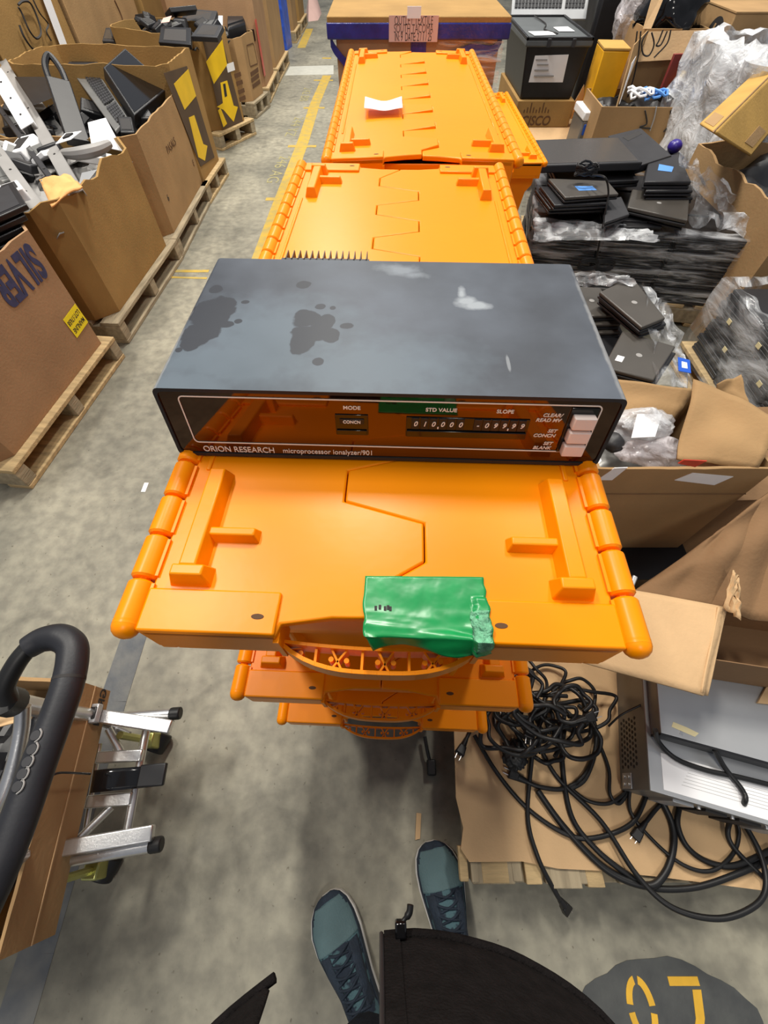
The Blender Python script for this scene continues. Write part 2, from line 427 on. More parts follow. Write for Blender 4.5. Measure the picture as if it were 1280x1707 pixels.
for (a, b, w) in [((276, 452), (348, 452), .03), ((276, 462), (345, 464), .02)]:
    mb.prism([(p.x, p.y) for p in band(P(*a), P(*b), w)], 0, .0012)
one(mb, 'aisle_line', 'scraped yellow cross line left of the grey analyser', 'floor marking', M['worn_yellow'])
mb = MB()
for a, b, w in [(P(232, 1035), P(188, 1170), .085), (P(188, 1170), P(60, 1590), .085), (P(60, 1590), P(20, 1720), .085)]:
    mb.prism([(p.x, p.y) for p in band(a, b, w)], 0, .0012)
one(mb, 'floor_stripe', 'dark grey scuffed stripe on the floor under the folding cart', 'floor marking', M['tapeline'])
for body, (u0, v0), (u1, v1), what in [('246 AG', (476, 258), (450, 308), 'nearest the totes'), ('244 YZ', (500, 193), (480, 230), 'in the middle'), ('242 BB', (514, 144), (504, 171), 'farthest away')]:
    a, b = P(u0, v0), P(u1, v1); L_ = (b - a).length
    mid = (a + b) / 2; d = (b - a).normalized()
    me = text_mesh('floor_number', body, .17 * L_ / .8, M['faint_yellow'], None, frame((mid.x, mid.y, .0008), d, (-d.y, d.x, 0)), extrude=.0004, xscale=1.35)
    tag(me, 'faded yellow bay number %s beside the aisle line, %s' % (body, what), 'floor marking')
# black patch with stencilled 07
pc = P(1120, 1690)
mb = MB()
out = []
for k in range(40):
    a = 2 * math.pi * k / 40; r = 1 + .10 * noise.noise(Vector((math.cos(a) * 2, math.sin(a) * 2, 3))) + .03 * random.random()
    out.append((pc.x - .01 + .205 * r * math.cos(a), pc.y - .03 + .118 * r * math.sin(a)))
mb.prism(out, 0, .0012)
patch = one(mb, 'painted_patch', 'worn black floor patch carrying the stencilled yellow number 07', 'floor marking', M['patch'])
o0, o1 = P(1068, 1675), P(1150, 1675)
mb = MB()
def arc(cx, cy, rx, ry, a0, a1, w, n=8):
    pts = [(cx + rx * math.cos(R(a0 + (a1 - a0) * i / n)), cy + ry * math.sin(R(a0 + (a1 - a0) * i / n))) for i in range(n + 1)]
    inn = [(cx + (rx - w) * math.cos(R(a0 + (a1 - a0) * i / n)), cy + (ry - w) * math.sin(R(a0 + (a1 - a0) * i / n))) for i in range(n + 1)]
    for i in range(n): mb.prism([pts[i], pts[i + 1], inn[i + 1], inn[i]], .0012, .0022)
arc(o0.x, o0.y - .005, .032, .052, 5, 80, .014); arc(o0.x, o0.y - .005, .032, .052, 100, 172, .014)
arc(o0.x, o0.y - .005, .032, .052, 188, 260, .014); arc(o0.x, o0.y - .005, .032, .052, 280, 350, .014)
mb.prism([(o1.x - .036, o1.y + .030), (o1.x + .034, o1.y + .030), (o1.x + .034, o1.y + .045), (o1.x - .036, o1.y + .045)], .0012, .0022)
mb.prism([(o1.x - .020, o1.y - .060), (o1.x + .002, o1.y - .060), (o1.x + .024, o1.y - .020), (o1.x + .034, o1.y + .024), (o1.x + .014, o1.y + .024), (o1.x + .004, o1.y - .020)], .0012, .0022)
num = one(mb, 'stencil_number', 'yellow stencilled number 07 painted on the black floor patch', 'floor marking', M['stripe_yellow'])
# bits lying about
wd = MB().prism([(P(692, 1400).x, P(692, 1400).y), (P(700, 1398).x, P(700, 1398).y), (P(702, 1356).x, P(702, 1356).y), (P(694, 1355).x, P(694, 1355).y)], 0, .004)
one(wd, 'wood_splinter', 'thin wood splinter on the floor ahead of the right shoe', 'splinter', M['card_light'])
q = P(243, 812)
lb = MB().box(q.x - .012, q.x + .006, q.y - .025, q.y + .022, 0, .0015)
one(lb, 'paper_slip', 'tiny white barcode slip on the floor left of the totes', 'paper slip', M['white'])

# ------------------------------------------------------------------ wooden pallets
def pallet(name, label, corner, rz, w, d, zt=.12, group=None, wood='wood', nb=7):
    """corner = near end of the aisle edge; w runs away along +y, d to -x (negative: +x)"""
    t = thing(name, label, 'pallet', corner, rz, group)
    sg = -1 if d > 0 else 1; D = abs(d)
    for k in range(nb):
        x = sorted((sg * k * (D - .1) / (nb - 1), sg * (k * (D - .1) / (nb - 1) + .1)))
        MB().box(x[0], x[1], 0, w, zt - .02, zt).build('deck_board', M[wood], t, bevel=.003)
    for k in range(3):
        y0 = (0, w / 2 - .03, w - .06)[k]
        x = sorted((sg * .002, sg * (D - .002))); MB().box(x[0], x[1], y0, y0 + .06, .0205, zt - .0205).build('stringer', M['wood2'], t, bevel=.003)
    for c in (0, D / 2 - .05, D - .1):
        x = sorted((sg * c, sg * (c + .1))); MB().box(x[0], x[1], 0, w, 0, .02).build('bottom_board', M[wood], t, bevel=.003)
    return t

# ------------------------------------------------------------------ orange attached-lid totes
TL, TW, TH = 1.02, .215, .32
def seam(side):
    """lid edge points from front to back along the interlocking fingers"""
    pts = [(0, 0.0), (0, .020), (-.004, .030), (-.012, .052)] ; pts = [(0.0, 0.0)]
    y = .05; pts = [(0, 0), (0, .045)]
    k = 0
    while True:
        a = .071 + .13 * k
        if a + .05 > TL - .04: break
        pts += [(.040, a), (.040, a + .042)]
        if a + .107 < TL - .03: pts += [(-.040, a + .065), (-.040, a + .105)]
        k += 1
    pts += [(0, TL - .02), (0, TL)]
    return pts
SEAM = seam(0)
def tote_mesh_parts():
    parts = []
    # body: tapering bin with a broad lip band
    b = MB()
    def rect(x, y0, y1, z): return [(-x, y0, z), (x, y0, z), (x, y1, z), (-x, y1, z)]
    zs = [(.146, .065, .955, 0.0), (.168, .040, .980, .205), (.186, .026, .994, .235), (.186, .022, .998, .262), (.190, .020, 1.0, .308)]
    inn = [(.186, .024, .996, .308), (.160, .055, .965, .21), (.138, .075, .945, .008)]
    vs = []; fs = []
    for r in zs + inn: vs += rect(*r)
    n = len(zs + inn)
    for i in range(n - 1):
        for k in range(4): fs.append((i * 4 + k, i * 4 + (k + 1) % 4, i * 4 + 4 + (k + 1) % 4, i * 4 + 4 + k))
    fs += [(3, 2, 1, 0), tuple((n - 1) * 4 + k for k in range(4))]
    b.add(vs, fs)
    for sx in (-1, 1):               # vertical ribs on the sides and ends
        for y in (.2, .4, .62, .82): b.box(min(sx * .150, sx * .186), max(sx * .150, sx * .186), y - .004, y + .004, .05, .235)
        for e in (0, 1):
            y = (.030, .06) if e == 0 else (.96, .99)
            b.box(sx * .1 - .004, sx * .1 + .004, y[0], y[1], .04, .235)
    for sx in (-1, 1):
        q = sorted((sx * .188, sx * .204)); b.box(q[0], q[1], -.002, 1.022, .267, .308)
        for y0, y1 in ((-.002, .021), (.999, 1.022)): q = sorted((sx * .086, sx * .189)); b.box(q[0], q[1], y0, y1, .267, .308)
    parts.append(('body', b, .0035))
    # lid halves
    def ytop(x, y): return .3195
    for sx, nm in ((-1, 'left'), (1, 'right')):
        m = MB()
        g = .0006
        poly = [(x + sx * g, y) for x, y in SEAM]
        fr, bk = .006, TL - .006
        notch = .014
        # the front and back edges dip inwards at the hand hole
        poly[0] = (sx * g, .016); poly[-1] = (sx * g, TL - .016)
        poly += [(sx * .04, TL - .015), (sx * .083, TL - .008), (sx * .086, TL + .003), (sx * .198, TL + .003), (sx * .203, TL), (sx * .203, 0), (sx * .198, -.003), (sx * .086, -.003), (sx * .083, .008), (sx * .04, .015)]
        if sx < 0: poly = poly[::-1]
        m.prism(poly, .310, .3195)
        for e in (0, 1):
            Y = (lambda y: y) if e == 0 else (lambda y: TL - y)
            def bx(x0, x1, y0, y1, z0, z1):
                xs = sorted((sx * x0, sx * x1)); ys = sorted((Y(y0), Y(y1))); m.box(xs[0], xs[1], ys[0], ys[1], z0, z1)
            # corner pad with its slot
            def pad(x0, x1, y0, y1): bx(x0, x1, y0, y1, .318, .3235)
            pad(.086, .203, -.003, .0355)
            # skirt round the corner
            bx(.086, .203, -.003, .002, .277, .3195)
        m2 = MB(); m3 = MB()
        for e in (0, 1):
            ya = .0125 if e == 0 else TL - .0125
            m3.prism([(sx * .1025 + .0055 * math.cos(q * math.pi / 6) * (1 if abs(math.cos(q * math.pi / 6)) > .2 else 0), ya + .0024 * math.sin(q * math.pi / 6)) for q in range(12)], .3225, .3239)
        for e in (0, 1):
            Y = (lambda y: y) if e == 0 else (lambda y: TL - y)
            def rail(x0, x1, y0, y1, h, t=.005):
                xs = sorted((sx * x0, sx * x1)); ys = sorted((Y(y0), Y(y1)))
                m2.hexa([(xs[0], ys[0], .317), (xs[1], ys[0], .317), (xs[1], ys[1], .317), (xs[0], ys[1], .317),
                         (xs[0] + t, ys[0] + t, .3195 + h), (xs[1] - t, ys[0] + t, .3195 + h), (xs[1] - t, ys[1] - t, .3195 + h), (xs[0] + t, ys[1] - t, .3195 + h)])
            rail(.158, .183, .048, .166, .016); rail(.150, .188, .038, .058, .017)
            rail(.116, .168, .083, .099, .011, .004)
        xs = sorted((sx * .186, sx * .191))
        m2.box(xs[0], xs[1], .17, TL - .17, .3185, .3215)
        parts.append(('lid_' + nm, m, .0022, m2, m3))
        # hinge: a knuckled rod along the side
        h = MB(); y = .0; seg = .0448
        pts = []
        k = 0
        while y < TL - .01:
            y1 = min(y + seg - .0035, TL + .002)
            h.tube([(sx * .2135, y, .318), (sx * .2135, y + .002, .318), (sx * .2135, y1 - .002, .318), (sx * .2135, y1, .318)], [.0100, .0117, .0117, .0100], 14)
            h.box(min(sx * .200, sx * .2135), max(sx * .200, sx * .2135), y + .002, y1 - .002, .306, .3225)
            y += seg; k += 1
        h.tube([(sx * .2135, .0, .318), (sx * .2135, TL, .318)], .006, 8)
        h.tube([(sx * .2135, -.0085, .318), (sx * .2135, -.0070, .318), (sx * .2135, -.004, .318), (sx * .2135, .0, .318), (sx * .2135, .006, .318)], [.003, .0070, .0100, .0115, .0118], 14)
        parts.append(('hinge', h, 0))
    # handles: curved rail with a truss web behind it
    for e in (0, 1):
        h = MB(); Y = (lambda y: y) if e == 0 else (lambda y: TL - y)
        def arcp(x, off): return Y(-.024 + .0 + off + .022 * (abs(x) / .088) ** 3)
        N_ = 16; xs = [-.088 + .176 * i / N_ for i in range(N_ + 1)]
        outer = [(x, arcp(x, 0)) for x in xs]; outer2 = [(x * .985, arcp(x, .0035 * (1 if e == 0 else 1))) for x in xs]
        inner = [(x * .97, Y(.0 - .004 * (1 - (x / .088) ** 2))) for x in xs]; inner2 = [(x * .97, Y(.003 - .004 * (1 - (x / .088) ** 2))) for x in xs]
        for A, B in ((outer, outer2), (inner, inner2)):
            for i in range(N_): h.prism([A[i], A[i + 1], B[i + 1], B[i]], .270, .292)
        nw = 12
        for i in range(1, nw):
            x = -.083 + .166 * i / nw; x2 = -.083 + .166 * (i + .85) / nw; x0 = -.083 + .166 * (i - .85) / nw
            yo = arcp(x, .002); yi = Y(-.003)
            if i % 3 == 2: h.prism([(x - .0012, yo), (x + .0012, yo), (x + .0012, yi), (x - .0012, yi)], .270, .288); continue
            if i % 3 == 0: h.prism([(x - .0012, yi), (x + .0012, yi), (x2, arcp(x2, .002)), (x2 - .0022, arcp(x2, .002))], .270, .288)
            if i % 3 == 1: h.prism([(x - .0012, yi), (x + .0012, yi), (x0, arcp(x0, .002)), (x0 - .0022, arcp(x0, .002))], .270, .288)
            cc = (x, (yo + yi) / 2)
            h.tube([(cc[0], cc[1], .272), (cc[0], cc[1], .287)], .0025, 8)
        for sx in (-1, 1):            # cheeks joining the rail to the body
            q = sorted((sx * .084, sx * .089)); ys = sorted((Y(-.006), Y(.010))); h.box(q[0], q[1], ys[0], ys[1], .268, .312)
        parts.append(('handle', h, .0008))
    return parts
TP = tote_mesh_parts()
def tote(label, loc, rz, group, droop=(0, 0)):
    t = thing('storage_tote', label, 'tote', loc, rz, group)
    li = 0
    for prt in TP:
        nm, mb, bv = prt[:3]
        c = MB(); c.v = list(mb.v); c.f = list(mb.f); c.mi = list(mb.mi)
        tilt = None
        if nm.startswith('lid') and any(droop):
            sx = -1 if 'left' in nm else 1; a = droop[0] if sx < 0 else droop[1]
            tilt = lambda p: Vector((sx * .21 + (p.x - sx * .21) * math.cos(a) , p.y, p.z + abs(p.x - sx * .21) * math.sin(a)))
            c.v = [tilt(p) for p in c.v]
        o = c.build(nm.split('_')[0], M['orange'], t, bevel=bv)
        if len(prt) > 3:
            r_ = MB(); r_.v = [tilt(p) if tilt else p for p in prt[3].v]; r_.f = list(prt[3].f); r_.mi = list(prt[3].mi)
            r_.build('ridge', M['orange'], o, bevel=.006, seg=3)
            for h_ in (0, 1):
                r_ = MB(); r_.v = [tilt(p) if tilt else p for p in prt[4].v[h_ * 24:h_ * 24 + 24]]; r_.f = list(prt[4].f[:14]); r_.mi = [0] * 14
                r_.build('slot', M['inkbrown'], o)
    return t
T1 = (-.005, .100); Y1 = R(-2.2)
def dolly(label, x, y, rz):
    t = thing('tote_dolly', label, 'dolly', (x, y, 0), rz)
    mb = MB()
    for sx in (-1, 1): mb.box(sx * .14 - .02, sx * .14 + .02, .07, .95, .070, .0945)
    for yy in (.07, .49, .91): mb.box(-.16, .16, yy, yy + .04, .070, .0945)
    mb.build('frame', M['black'], t, bevel=.002)
    for sx in (-1, 1):
        for yy in (.12, .90):
            w = MB().tube([(sx * .13 - .012, yy, .035), (sx * .13 + .012, yy, .035)], .035, 20); wo = w.build('caster', M['rubber'], t, bevel=.002)
            MB().box(sx * .13 - .016, sx * .13 + .016, yy - .008, yy + .008, .04, .072).build('fork', M['steel'], wo)
dolly('black dolly under the nearest stack of orange totes', T1[0], T1[1], Y1)
for k, lab in enumerate(['orange tote at the bottom of the nearest stack', 'orange tote in the middle of the nearest stack', 'orange tote on top of the nearest stack, under the grey analyser']):
    tote(lab, (T1[0], T1[1], .095 + .32 * k), Y1, 'orange lidded totes stacked in the aisle')
T2 = (.085, 1.152); Y2 = R(-.7)
dolly('black dolly under the second stack of orange totes', T2[0], T2[1], Y2)
for k, lab in enumerate(['orange tote at the bottom of the second stack', 'orange tote in the middle of the second stack', 'orange tote on top of the second stack with white paper on its lid']):
    tote(lab, (T2[0], T2[1], .095 + .32 * k), Y2, 'orange lidded totes stacked in the aisle', (.035, .022) if k == 2 else (0, 0))
T3 = (.468, 2.19)
dolly('black dolly under the low stack of orange totes', T3[0], T3[1], 0)
for k, lab in enumerate(['orange tote at the bottom of the low stack farther right', 'orange tote on top of the low stack, mostly behind the white-paper tote']):
    tote(lab, (T3[0], T3[1], .095 + .32 * k), 0, 'orange lidded totes stacked in the aisle')

# white sheet curling on the second stack
pl = P(639, 183, 1.062)
def sheet(u, v):
    x = (u - .5) * .098; y = (v - .5) * .10
    return (pl.x + x, pl.y + y - .02 * (1 - (2 * u - 1) ** 2) * v * .9, 1.0725 + .004 * (2 * u - 1) ** 2 + .001 * math.sin(9 * u))
mb = MB().grid(sheet, 14, 8)
o = one(mb, 'paper_sheet', 'curled blank white sheet on the lid of the second orange tote stack', 'paper', M['white'], smooth=True, solid=.0006)
for k in range(2):
    pass

# green tape over the front lip of the nearest tote
t1M = Matrix.Translation((T1[0], T1[1], .735)) @ Matrix.Rotation(Y1, 4, 'Z')
def tape(u, v):
    xl = -.014 + .010 * max(0, v - .55) * 2.2 + .004 * noise.noise(Vector((0, v * 5, 1)))
    xr = .092 + .003 * noise.noise(Vector((5, v * 9, 1))) + .003 * v
    x = xl + (xr - xl) * u; s = v * .078
    lip = .058 - .004 * (1 - u) + .010 * max(0, .12 - u)
    if s < lip: y = .054 - s + .003 * u; z = .3202 + (.0042 if (x > .082 and y < .036) else 0)
    else:
        e = s - lip; y = .0 - e * (.30 + .25 * math.sin(3 + 7 * u)) ; z = .3205 - e * .75
        if u > .86: z = .3245 - e * .9; y -= .004
    k = max(0, v - .38) * 1.6
    z += k * .007 * (abs(noise.noise(Vector((x * 18 + y * 50, y * 130, .3)))) + .5 * abs(math.sin(70 * (y + .5 * x)))) + .0012
    z += .0006 * noise.noise(Vector((x * 60, y * 60, 0)))
    return t1M @ Vector((x, y, z))
mb = MB().grid(tape, 46, 40)
tp = W('green_tape_piece', 'crumpled green tape stuck over the front edge of the nearest orange tote', 'tape', t1M @ Vector((.04, .05, .3205)))
mb.build('strip', M['green'], tp, smooth=True, solid=.0007)
def fuzz(u, v): 
    p = t1M.inverted() @ Vector(tape(.85 + .14 * u, .42 + .5 * v)); p.z += .0012; return t1M @ p
MB().grid(fuzz, 6, 20).build('frayed_end', M['greenworn'], tp, smooth=True, solid=.0005)
mk = MB()
for i, dx in enumerate((0, .0035, .008, .0105, .0125)):
    p = t1M @ Vector((-.004 + dx, .022 + .001 * (i % 2), .3222)); mk.box(p.x, p.x + .0022, p.y, p.y + .004, p.z, p.z + .0006)
mk.build('pen_marks', M['ink'], tp)

# ------------------------------------------------------------------ the analyser
AN = thing('laboratory_analyser', 'flat grey-topped laboratory analyser with smoked front panel lying on the nearest orange tote', 'laboratory instrument', (.0025, .287, 1.0592), R(-2.0))
HW, HH, DD, TILT = .2225, .0785, .256, .0145
def shell_prof(x, z, r, n=4):
    o = []
    for cx, cz, a0 in ((x - r, z - r, 0), (-x + r, z - r, 90), (-x + r, r, 180), (x - r, r, 270)):
        for i in range(n + 1):
            a = R(a0 + 90 * i / n); o.append((cx + r * math.cos(a), cz + r * math.sin(a)))
    return o
pr = shell_prof(HW, HH, .006)
def fy(z): return TILT * z / HH
sh = MB(); n = len(pr)
inn = [(x * (1 - .0035 / HW), .0035 + (z) * (HH - .007) / HH) for x, z in pr]
vs = [(x, fy(z), z) for x, z in pr] + [(x, DD, z) for x, z in pr] + [(x, fy(z), z) for x, z in inn] + [(x, fy(z) + .006, z) for x, z in inn]
fs = [(i, (i + 1) % n, n + (i + 1) % n, n + i) for i in range(n)] + [tuple(range(n, 2 * n))]
fs += [(i, (i + 1) % n, 2 * n + (i + 1) % n, 2 * n + i) for i in range(n)] + [(2 * n + i, 2 * n + (i + 1) % n, 3 * n + (i + 1) % n, 3 * n + i) for i in range(n)] + [tuple(3 * n + i for i in range(n))]
sh.add(vs, fs)
so = sh.build('housing', [M['case'], M['case_side']], AN)
for p in so.data.polygons:
    c = p.center
    p.material_index = 0 if (p.normal.z > .5 and c.z > HH * .9) else 1
# front panel
fd = Vector((0, TILT, HH)).normalized(); FM = frame((0, .0, 0), (1, 0, 0), fd)      # x right, y up the face, z out
fl_ = math.hypot(TILT, HH)
FMo = FM @ Matrix.Translation((0, 0, -.0015))
pn = MB()
pp = [(x, z * fl_ / HH) for x, z in inn]
pn.add([FMo @ Vector((x, y, 0)) for x, y in pp] + [FMo @ Vector((x, y, -.003)) for x, y in pp], [tuple(range(n)), tuple(range(2 * n - 1, n - 1, -1))] + [(i, (i + 1) % n, n + (i + 1) % n, n + i) for i in range(n)])
panel = pn.build('front_panel', M['acrylic'], AN)
def fy_(t): return (1 - t) * fl_            # t measured from the top edge down
def outline(x0, x1, y0, y1, r, w, z=-.0012, th=.0006):
    A = []; B = []
    for cx, cy, a0 in ((x1 - r, y1 - r, 0), (x0 + r, y1 - r, 90), (x0 + r, y0 + r, 180), (x1 - r, y0 + r, 270)):
        for i in range(5):
            a = R(a0 + 22.5 * i); A.append((cx + r * math.cos(a), cy + r * math.sin(a))); B.append((cx + (r - w) * math.cos(a), cy + (r - w) * math.sin(a)))
    m = MB(); k = len(A)
    for i in range(k):
        j = (i + 1) % k; m.prism([A[i], A[j], B[j], B[i]], z, z + th, M=FM)
    return m
outline(-.201, .203, fy_(.79), fy_(.10), .005, .0012).build('white_outline', M['print_white'], panel)
def ftext(name, body, size, x, t, align='CENTER', xs=1.0, shear=0, thick=0, m='print_white', z=-.0011):
    return text_mesh(name, body, size, M[m], panel, FM @ Matrix.Translation((x, fy_(t), z)), align, .0003, xs, shear, thick)
ftext('lettering', 'ORION RESEARCH', .0100, -.195, .895, 'LEFT', .92)
ftext('lettering', 'microprocessor ionalyzer/901', .0085, -.110, .895, 'LEFT', .93)
ftext('lettering', 'MODE', .0054, -.034, .215, xs=1.1, thick=.0001)
ftext('lettering', 'STD VALUE', .0054, .052, .215, xs=1.1, thick=.0001)
ftext('lettering', 'SLOPE', .0054, .113, .215, xs=1.1, thick=.0001)
for tx, t in (('CLEAR/', .25), ('READ MV', .32), ('SET', .475), ('CONCN', .545), ('SET', .665), ('BLANK', .735)):
    ftext('lettering', tx, .0052, .168 , t, 'RIGHT', 1.1, .2, .0001)
# recessed mode and thumbwheel windows
def window(x0, x1, t0, t1, nm):
    m = MB(); m.box(x0, x1, fy_(t1), fy_(t0), -.0013, -.0004, FM); 
    o = m.build(nm, M['black_gloss'], AN, bevel=.0006)
    return o
w1 = window(-.051, -.0185, .305, .60, 'mode_window')
w2 = window(.019, .139, .315, .60, 'thumbwheel_window')
MB().box(-.0465, -.0225, fy_(.435), fy_(.36), -.0003, .0006, FM).build('slider', M['black'], w1, bevel=.0003)
MB().box(-.050, -.020, fy_(.59), fy_(.52), -.0003, .0012, FM).build('ledge', M['black_gloss'], w1, bevel=.0004)
text_mesh('lettering', 'CONCN', .0046, M['print_white'], w1, FM @ Matrix.Translation((-.0345, fy_(.40), .0009)), thick=.0001)
MB().box(.020, .138, fy_(.59), fy_(.50), -.0003, .0016, FM).build('ledge', M['black_gloss'], w2, bevel=.0005)
dig = [('0', .028), ('1', .037), ('0', .0455), ('0', .0545), ('0', .063), ('0', .072), ('-', .089), ('0', .0975), ('9', .106), ('9', .1145), ('9', .1235), ('9', .132)]
for d, x in dig:
    wo = MB().box(x - .0038, x + .0038, fy_(.485), fy_(.325), -.0003, .0004, FM).build('digit_wheel', M['black'], w2, bevel=.0003)
    text_mesh('digit', d, .0074, M['print_white'], wo, FM @ Matrix.Translation((x, fy_(.405), .0007)), shear=.25, thick=.0001)
for x in (.0505, .1192):
    MB().box(x - .0006, x + .0006, fy_(.47), fy_(.44), .0003, .0008, FM).build('decimal_point', M['print_white'], w2)
MB().box(.1745, .2005, fy_(.785), fy_(.135), -.0013, -.0003, FM).build('button_well', M['black_gloss'], AN, bevel=.0005)
for t in (.30, .50, .70):
    MB().box(.1775, .1985, fy_(t + .082), fy_(t - .082), -.001, .008, FM).build('push_button', M['button'], AN, bevel=.0012, seg=3)
# cooling fins at the back left, sticking up behind the top edge
fin = MB()
for k in range(14):
    x = -.135 + k * .0078
    fin.add([(x - .0008, DD, .01), (x + .0008, DD, .01), (x + .0008, DD + .028, .01), (x - .0008, DD + .028, .01), (x - .0008, DD, HH + .0), (x + .0008, DD, HH), (x + .0004, DD + .024, HH + .0), (x - .0004, DD + .024, HH)],
            [(3, 2, 1, 0), (4, 5, 6, 7), (0, 1, 5, 4), (1, 2, 6, 5), (2, 3, 7, 6), (3, 0, 4, 7)])
fin.box(-.14, -.03, DD, DD + .004, .008, HH)
fin.build('heat_sink', M['case_side'], AN)
for sx in (-1, 1):
    for y in (.03, .22): MB().tube([(sx * .19, y, -.0046), (sx * .19, y, .001)], .008, 12).build('rubber_foot', M['rubber'], AN)

# ------------------------------------------------------------------ the row of big cartons on pallets along the left
def gaylord(label, bn, bf, tf, depth=1.0, z0=.12, ch=.06, m='card_warm', th=.010, jag=.006, seed=0, name='bulk_carton', closed=False, zt=None):
    a, b = P(*bn, z0), P(*bf, z0)
    if zt is None: zt = PX(tf[0], tf[1], b.x).z
    e = (b - a); L_ = e.length; rz = math.atan2(e.y, e.x) - math.pi / 2
    t = thing(name, label, 'cardboard box', (a.x, a.y, z0), rz)
    D = depth; c = ch
    base = [(0, c), (0, L_ - c), (-c, L_), (-D + c, L_), (-D, L_ - c), (-D, c), (-D + c, 0), (-c, 0)]
    poly = []
    for i, p in enumerate(base):
        q = base[(i + 1) % 8]; n = 14 if math.dist(p, q) > .3 else 2
        for k in range(n): poly.append((p[0] + (q[0] - p[0]) * k / n, p[1] + (q[1] - p[1]) * k / n))
    H_ = zt - z0
    f = lambda x, y: H_ + jag * 2.2 * noise.noise(Vector((x * 6 + seed, y * 6, seed))) + jag * noise.noise(Vector((x * 30, y * 30 + seed, 1)))
    mb = MB(); mb.ring(poly, 0, H_ if closed else f, th)
    if closed: mb.prism(base, H_ - .006, H_ + .004)
    mb.build('carton_wall', M[m], t)
    return t, L_, H_, zt
def face(t):                                      # frame on the aisle face of a carton: x runs away from the camera, y up
    return frame((.0016, 0, 0), (0, 1, 0), (0, 0, 1))
def debris(t, L_, H_, D, drop, m, lab, seed, amp=.05):
    mb = MB()
    mb.grid(lambda u, v: Vector((-.03 - (D - .06) * v, .03 + (L_ - .06) * u, H_ - drop + amp * noise.noise(Vector((u * 9, v * 9, seed))) + amp * .6 * noise.noise(Vector((u * 25, v * 25, seed))))), 34, 30)
    o = mb.build('loose_scrap', M[m], None, solid=.004); o.location = t.location; o.rotation_euler = t.rotation_euler
    tag(o, lab, 'scrap'); o['kind'] = 'stuff'; return o

GP = 'wooden pallets under the bulk cartons'
g1, L1, H1, Z1 = gaylord('tan bulk carton with upside-down blue SILVER print and yellow sticker, nearest on the left', (10, 778), (178, 560), (60, 371), 1.0, m='card_pink', seed=1)
g2, L2, H2, Z2 = gaylord('plain tan bulk carton with a torn rim full of metal parts', (188, 535), (285, 398), (215, 238), 1.05, m='card_warm', seed=2, jag=.018, ch=.09)
g3, L3, H3, Z3 = gaylord('brown bulk carton holding a grey keyboard and black monitor', (286, 395), (340, 300), (293, 152), 1.0, m='card', seed=3)
g4, L4, H4, Z4 = gaylord('open bulk carton with a yellow arrow print, half hidden by the keyboard carton', (336, 308), (368, 262), (317, 78), 1.05, m='card_warm', seed=4)
g5, L5, H5, Z5 = gaylord('bulk carton with the whole yellow and dark arrow print facing the aisle', (362, 222), (418, 196), (386, 45), 1.0, m='card_warm', seed=5, ch=.10)
g6, L6, H6, Z6 = gaylord('small brown bulk carton with a dark boxed print beyond the arrow cartons', (419, 171), (442, 152), (429, 43), .9, m='card', seed=6)
g7, L7, H7, Z7 = gaylord('tall closed tan carton with a red corner past the open cartons', (443, 146), (457, 118), (426, 0), .9, m='card_pink', seed=7, closed=True, zt=1.0)
g8, L8, H8, Z8 = gaylord('tall closed tan carton beside the blue wrapped stack', (459, 114), (476, 84), (450, 0), .9, m='card', seed=8, closed=True, zt=1.0)
g9, L9, H9, Z9 = gaylord('tall far tan carton beyond the blue wrapped stack', (489, 52), (497, 40), (480, 0), .9, m='card', seed=9, closed=True, zt=1.0)
g10, L10, H10, Z10 = gaylord('farthest tan carton along the left of the aisle', (499, 36), (508, 22), (480, 0), .9, m='card_warm', seed=10, closed=True, zt=1.0)
for g, L_, lab, wd in ((g1, L1, 'wooden pallet under the carton printed SILVER', 'wood'), (g2, L2, 'wooden pallet under the torn carton of metal parts', 'wood2'), (g3, L3, 'wooden pallet under the keyboard carton', 'wood2'),
                   (g4, L4, 'wooden pallet under the half-hidden arrow carton', 'wood'), (g5, L5, 'splintered wooden pallet under the fully visible arrow carton', 'wood'), (g6, L6, 'wooden pallet under the small carton with the boxed print', 'wood2'),
                   (g7, L7, 'wooden pallet under the tall red-cornered carton', 'wood'), (g8, L8, 'wooden pallet beside the blue wrapped stack', 'wood'), (g9, L9, 'wooden pallet under the tall far carton', 'wood'), (g10, L10, 'wooden pallet under the farthest left carton', 'wood')):
    c = Vector((.035, -.02, 0)); c.rotate(Euler((0, 0, g.rotation_euler.z)))
    pallet('wooden_pallet', lab, (g.location.x + c.x, g.location.y + c.y, 0), g.rotation_euler.z, max(.4, L_ + .02), .98, .119, GP, wd)
# prints on G1
F = face(g1)
text_mesh('print', 'SILVER', .17, M['inkblue'], g1, F @ Matrix.Translation((L1 - .235, H1 - .085, 0)) @ Matrix.Rotation(math.pi, 4, 'Z'), xscale=.55, thick=.006, extrude=.0006)
st = MB(); st.box(-.0015, .0015, 0, 1, 0, 1)
def flat(t, y, z, w, h, m, nm='sticker', rot=0, off=.0018, th=.0008):
    F_ = face(t) @ Matrix.Translation((y, z, off - .0016)) @ Matrix.Rotation(rot, 4, 'Z')
    return MB().box(-w / 2, w / 2, -h / 2, h / 2, 0, th, F_).build(nm, M[m], t), F_
def glocal(t, u, v):                               # photo pixel -> (along, up) on a carton's aisle face
    a = t.location; e = Vector((0, 1, 0)); e.rotate(t.rotation_euler); n = Vector((1, 0, 0)); n.rotate(t.rotation_euler)
    d = ray(u, v); o = Vector((0, 0, CAM_H)); k = (a - o).dot(n) / d.dot(n); p = o + d * k - a
    return p.dot(e), p.z
y, z = glocal(g1, 126, 535)
sk, SF = flat(g1, y, z, .115, .095, 'ylabel', 'yellow_sticker', R(4))
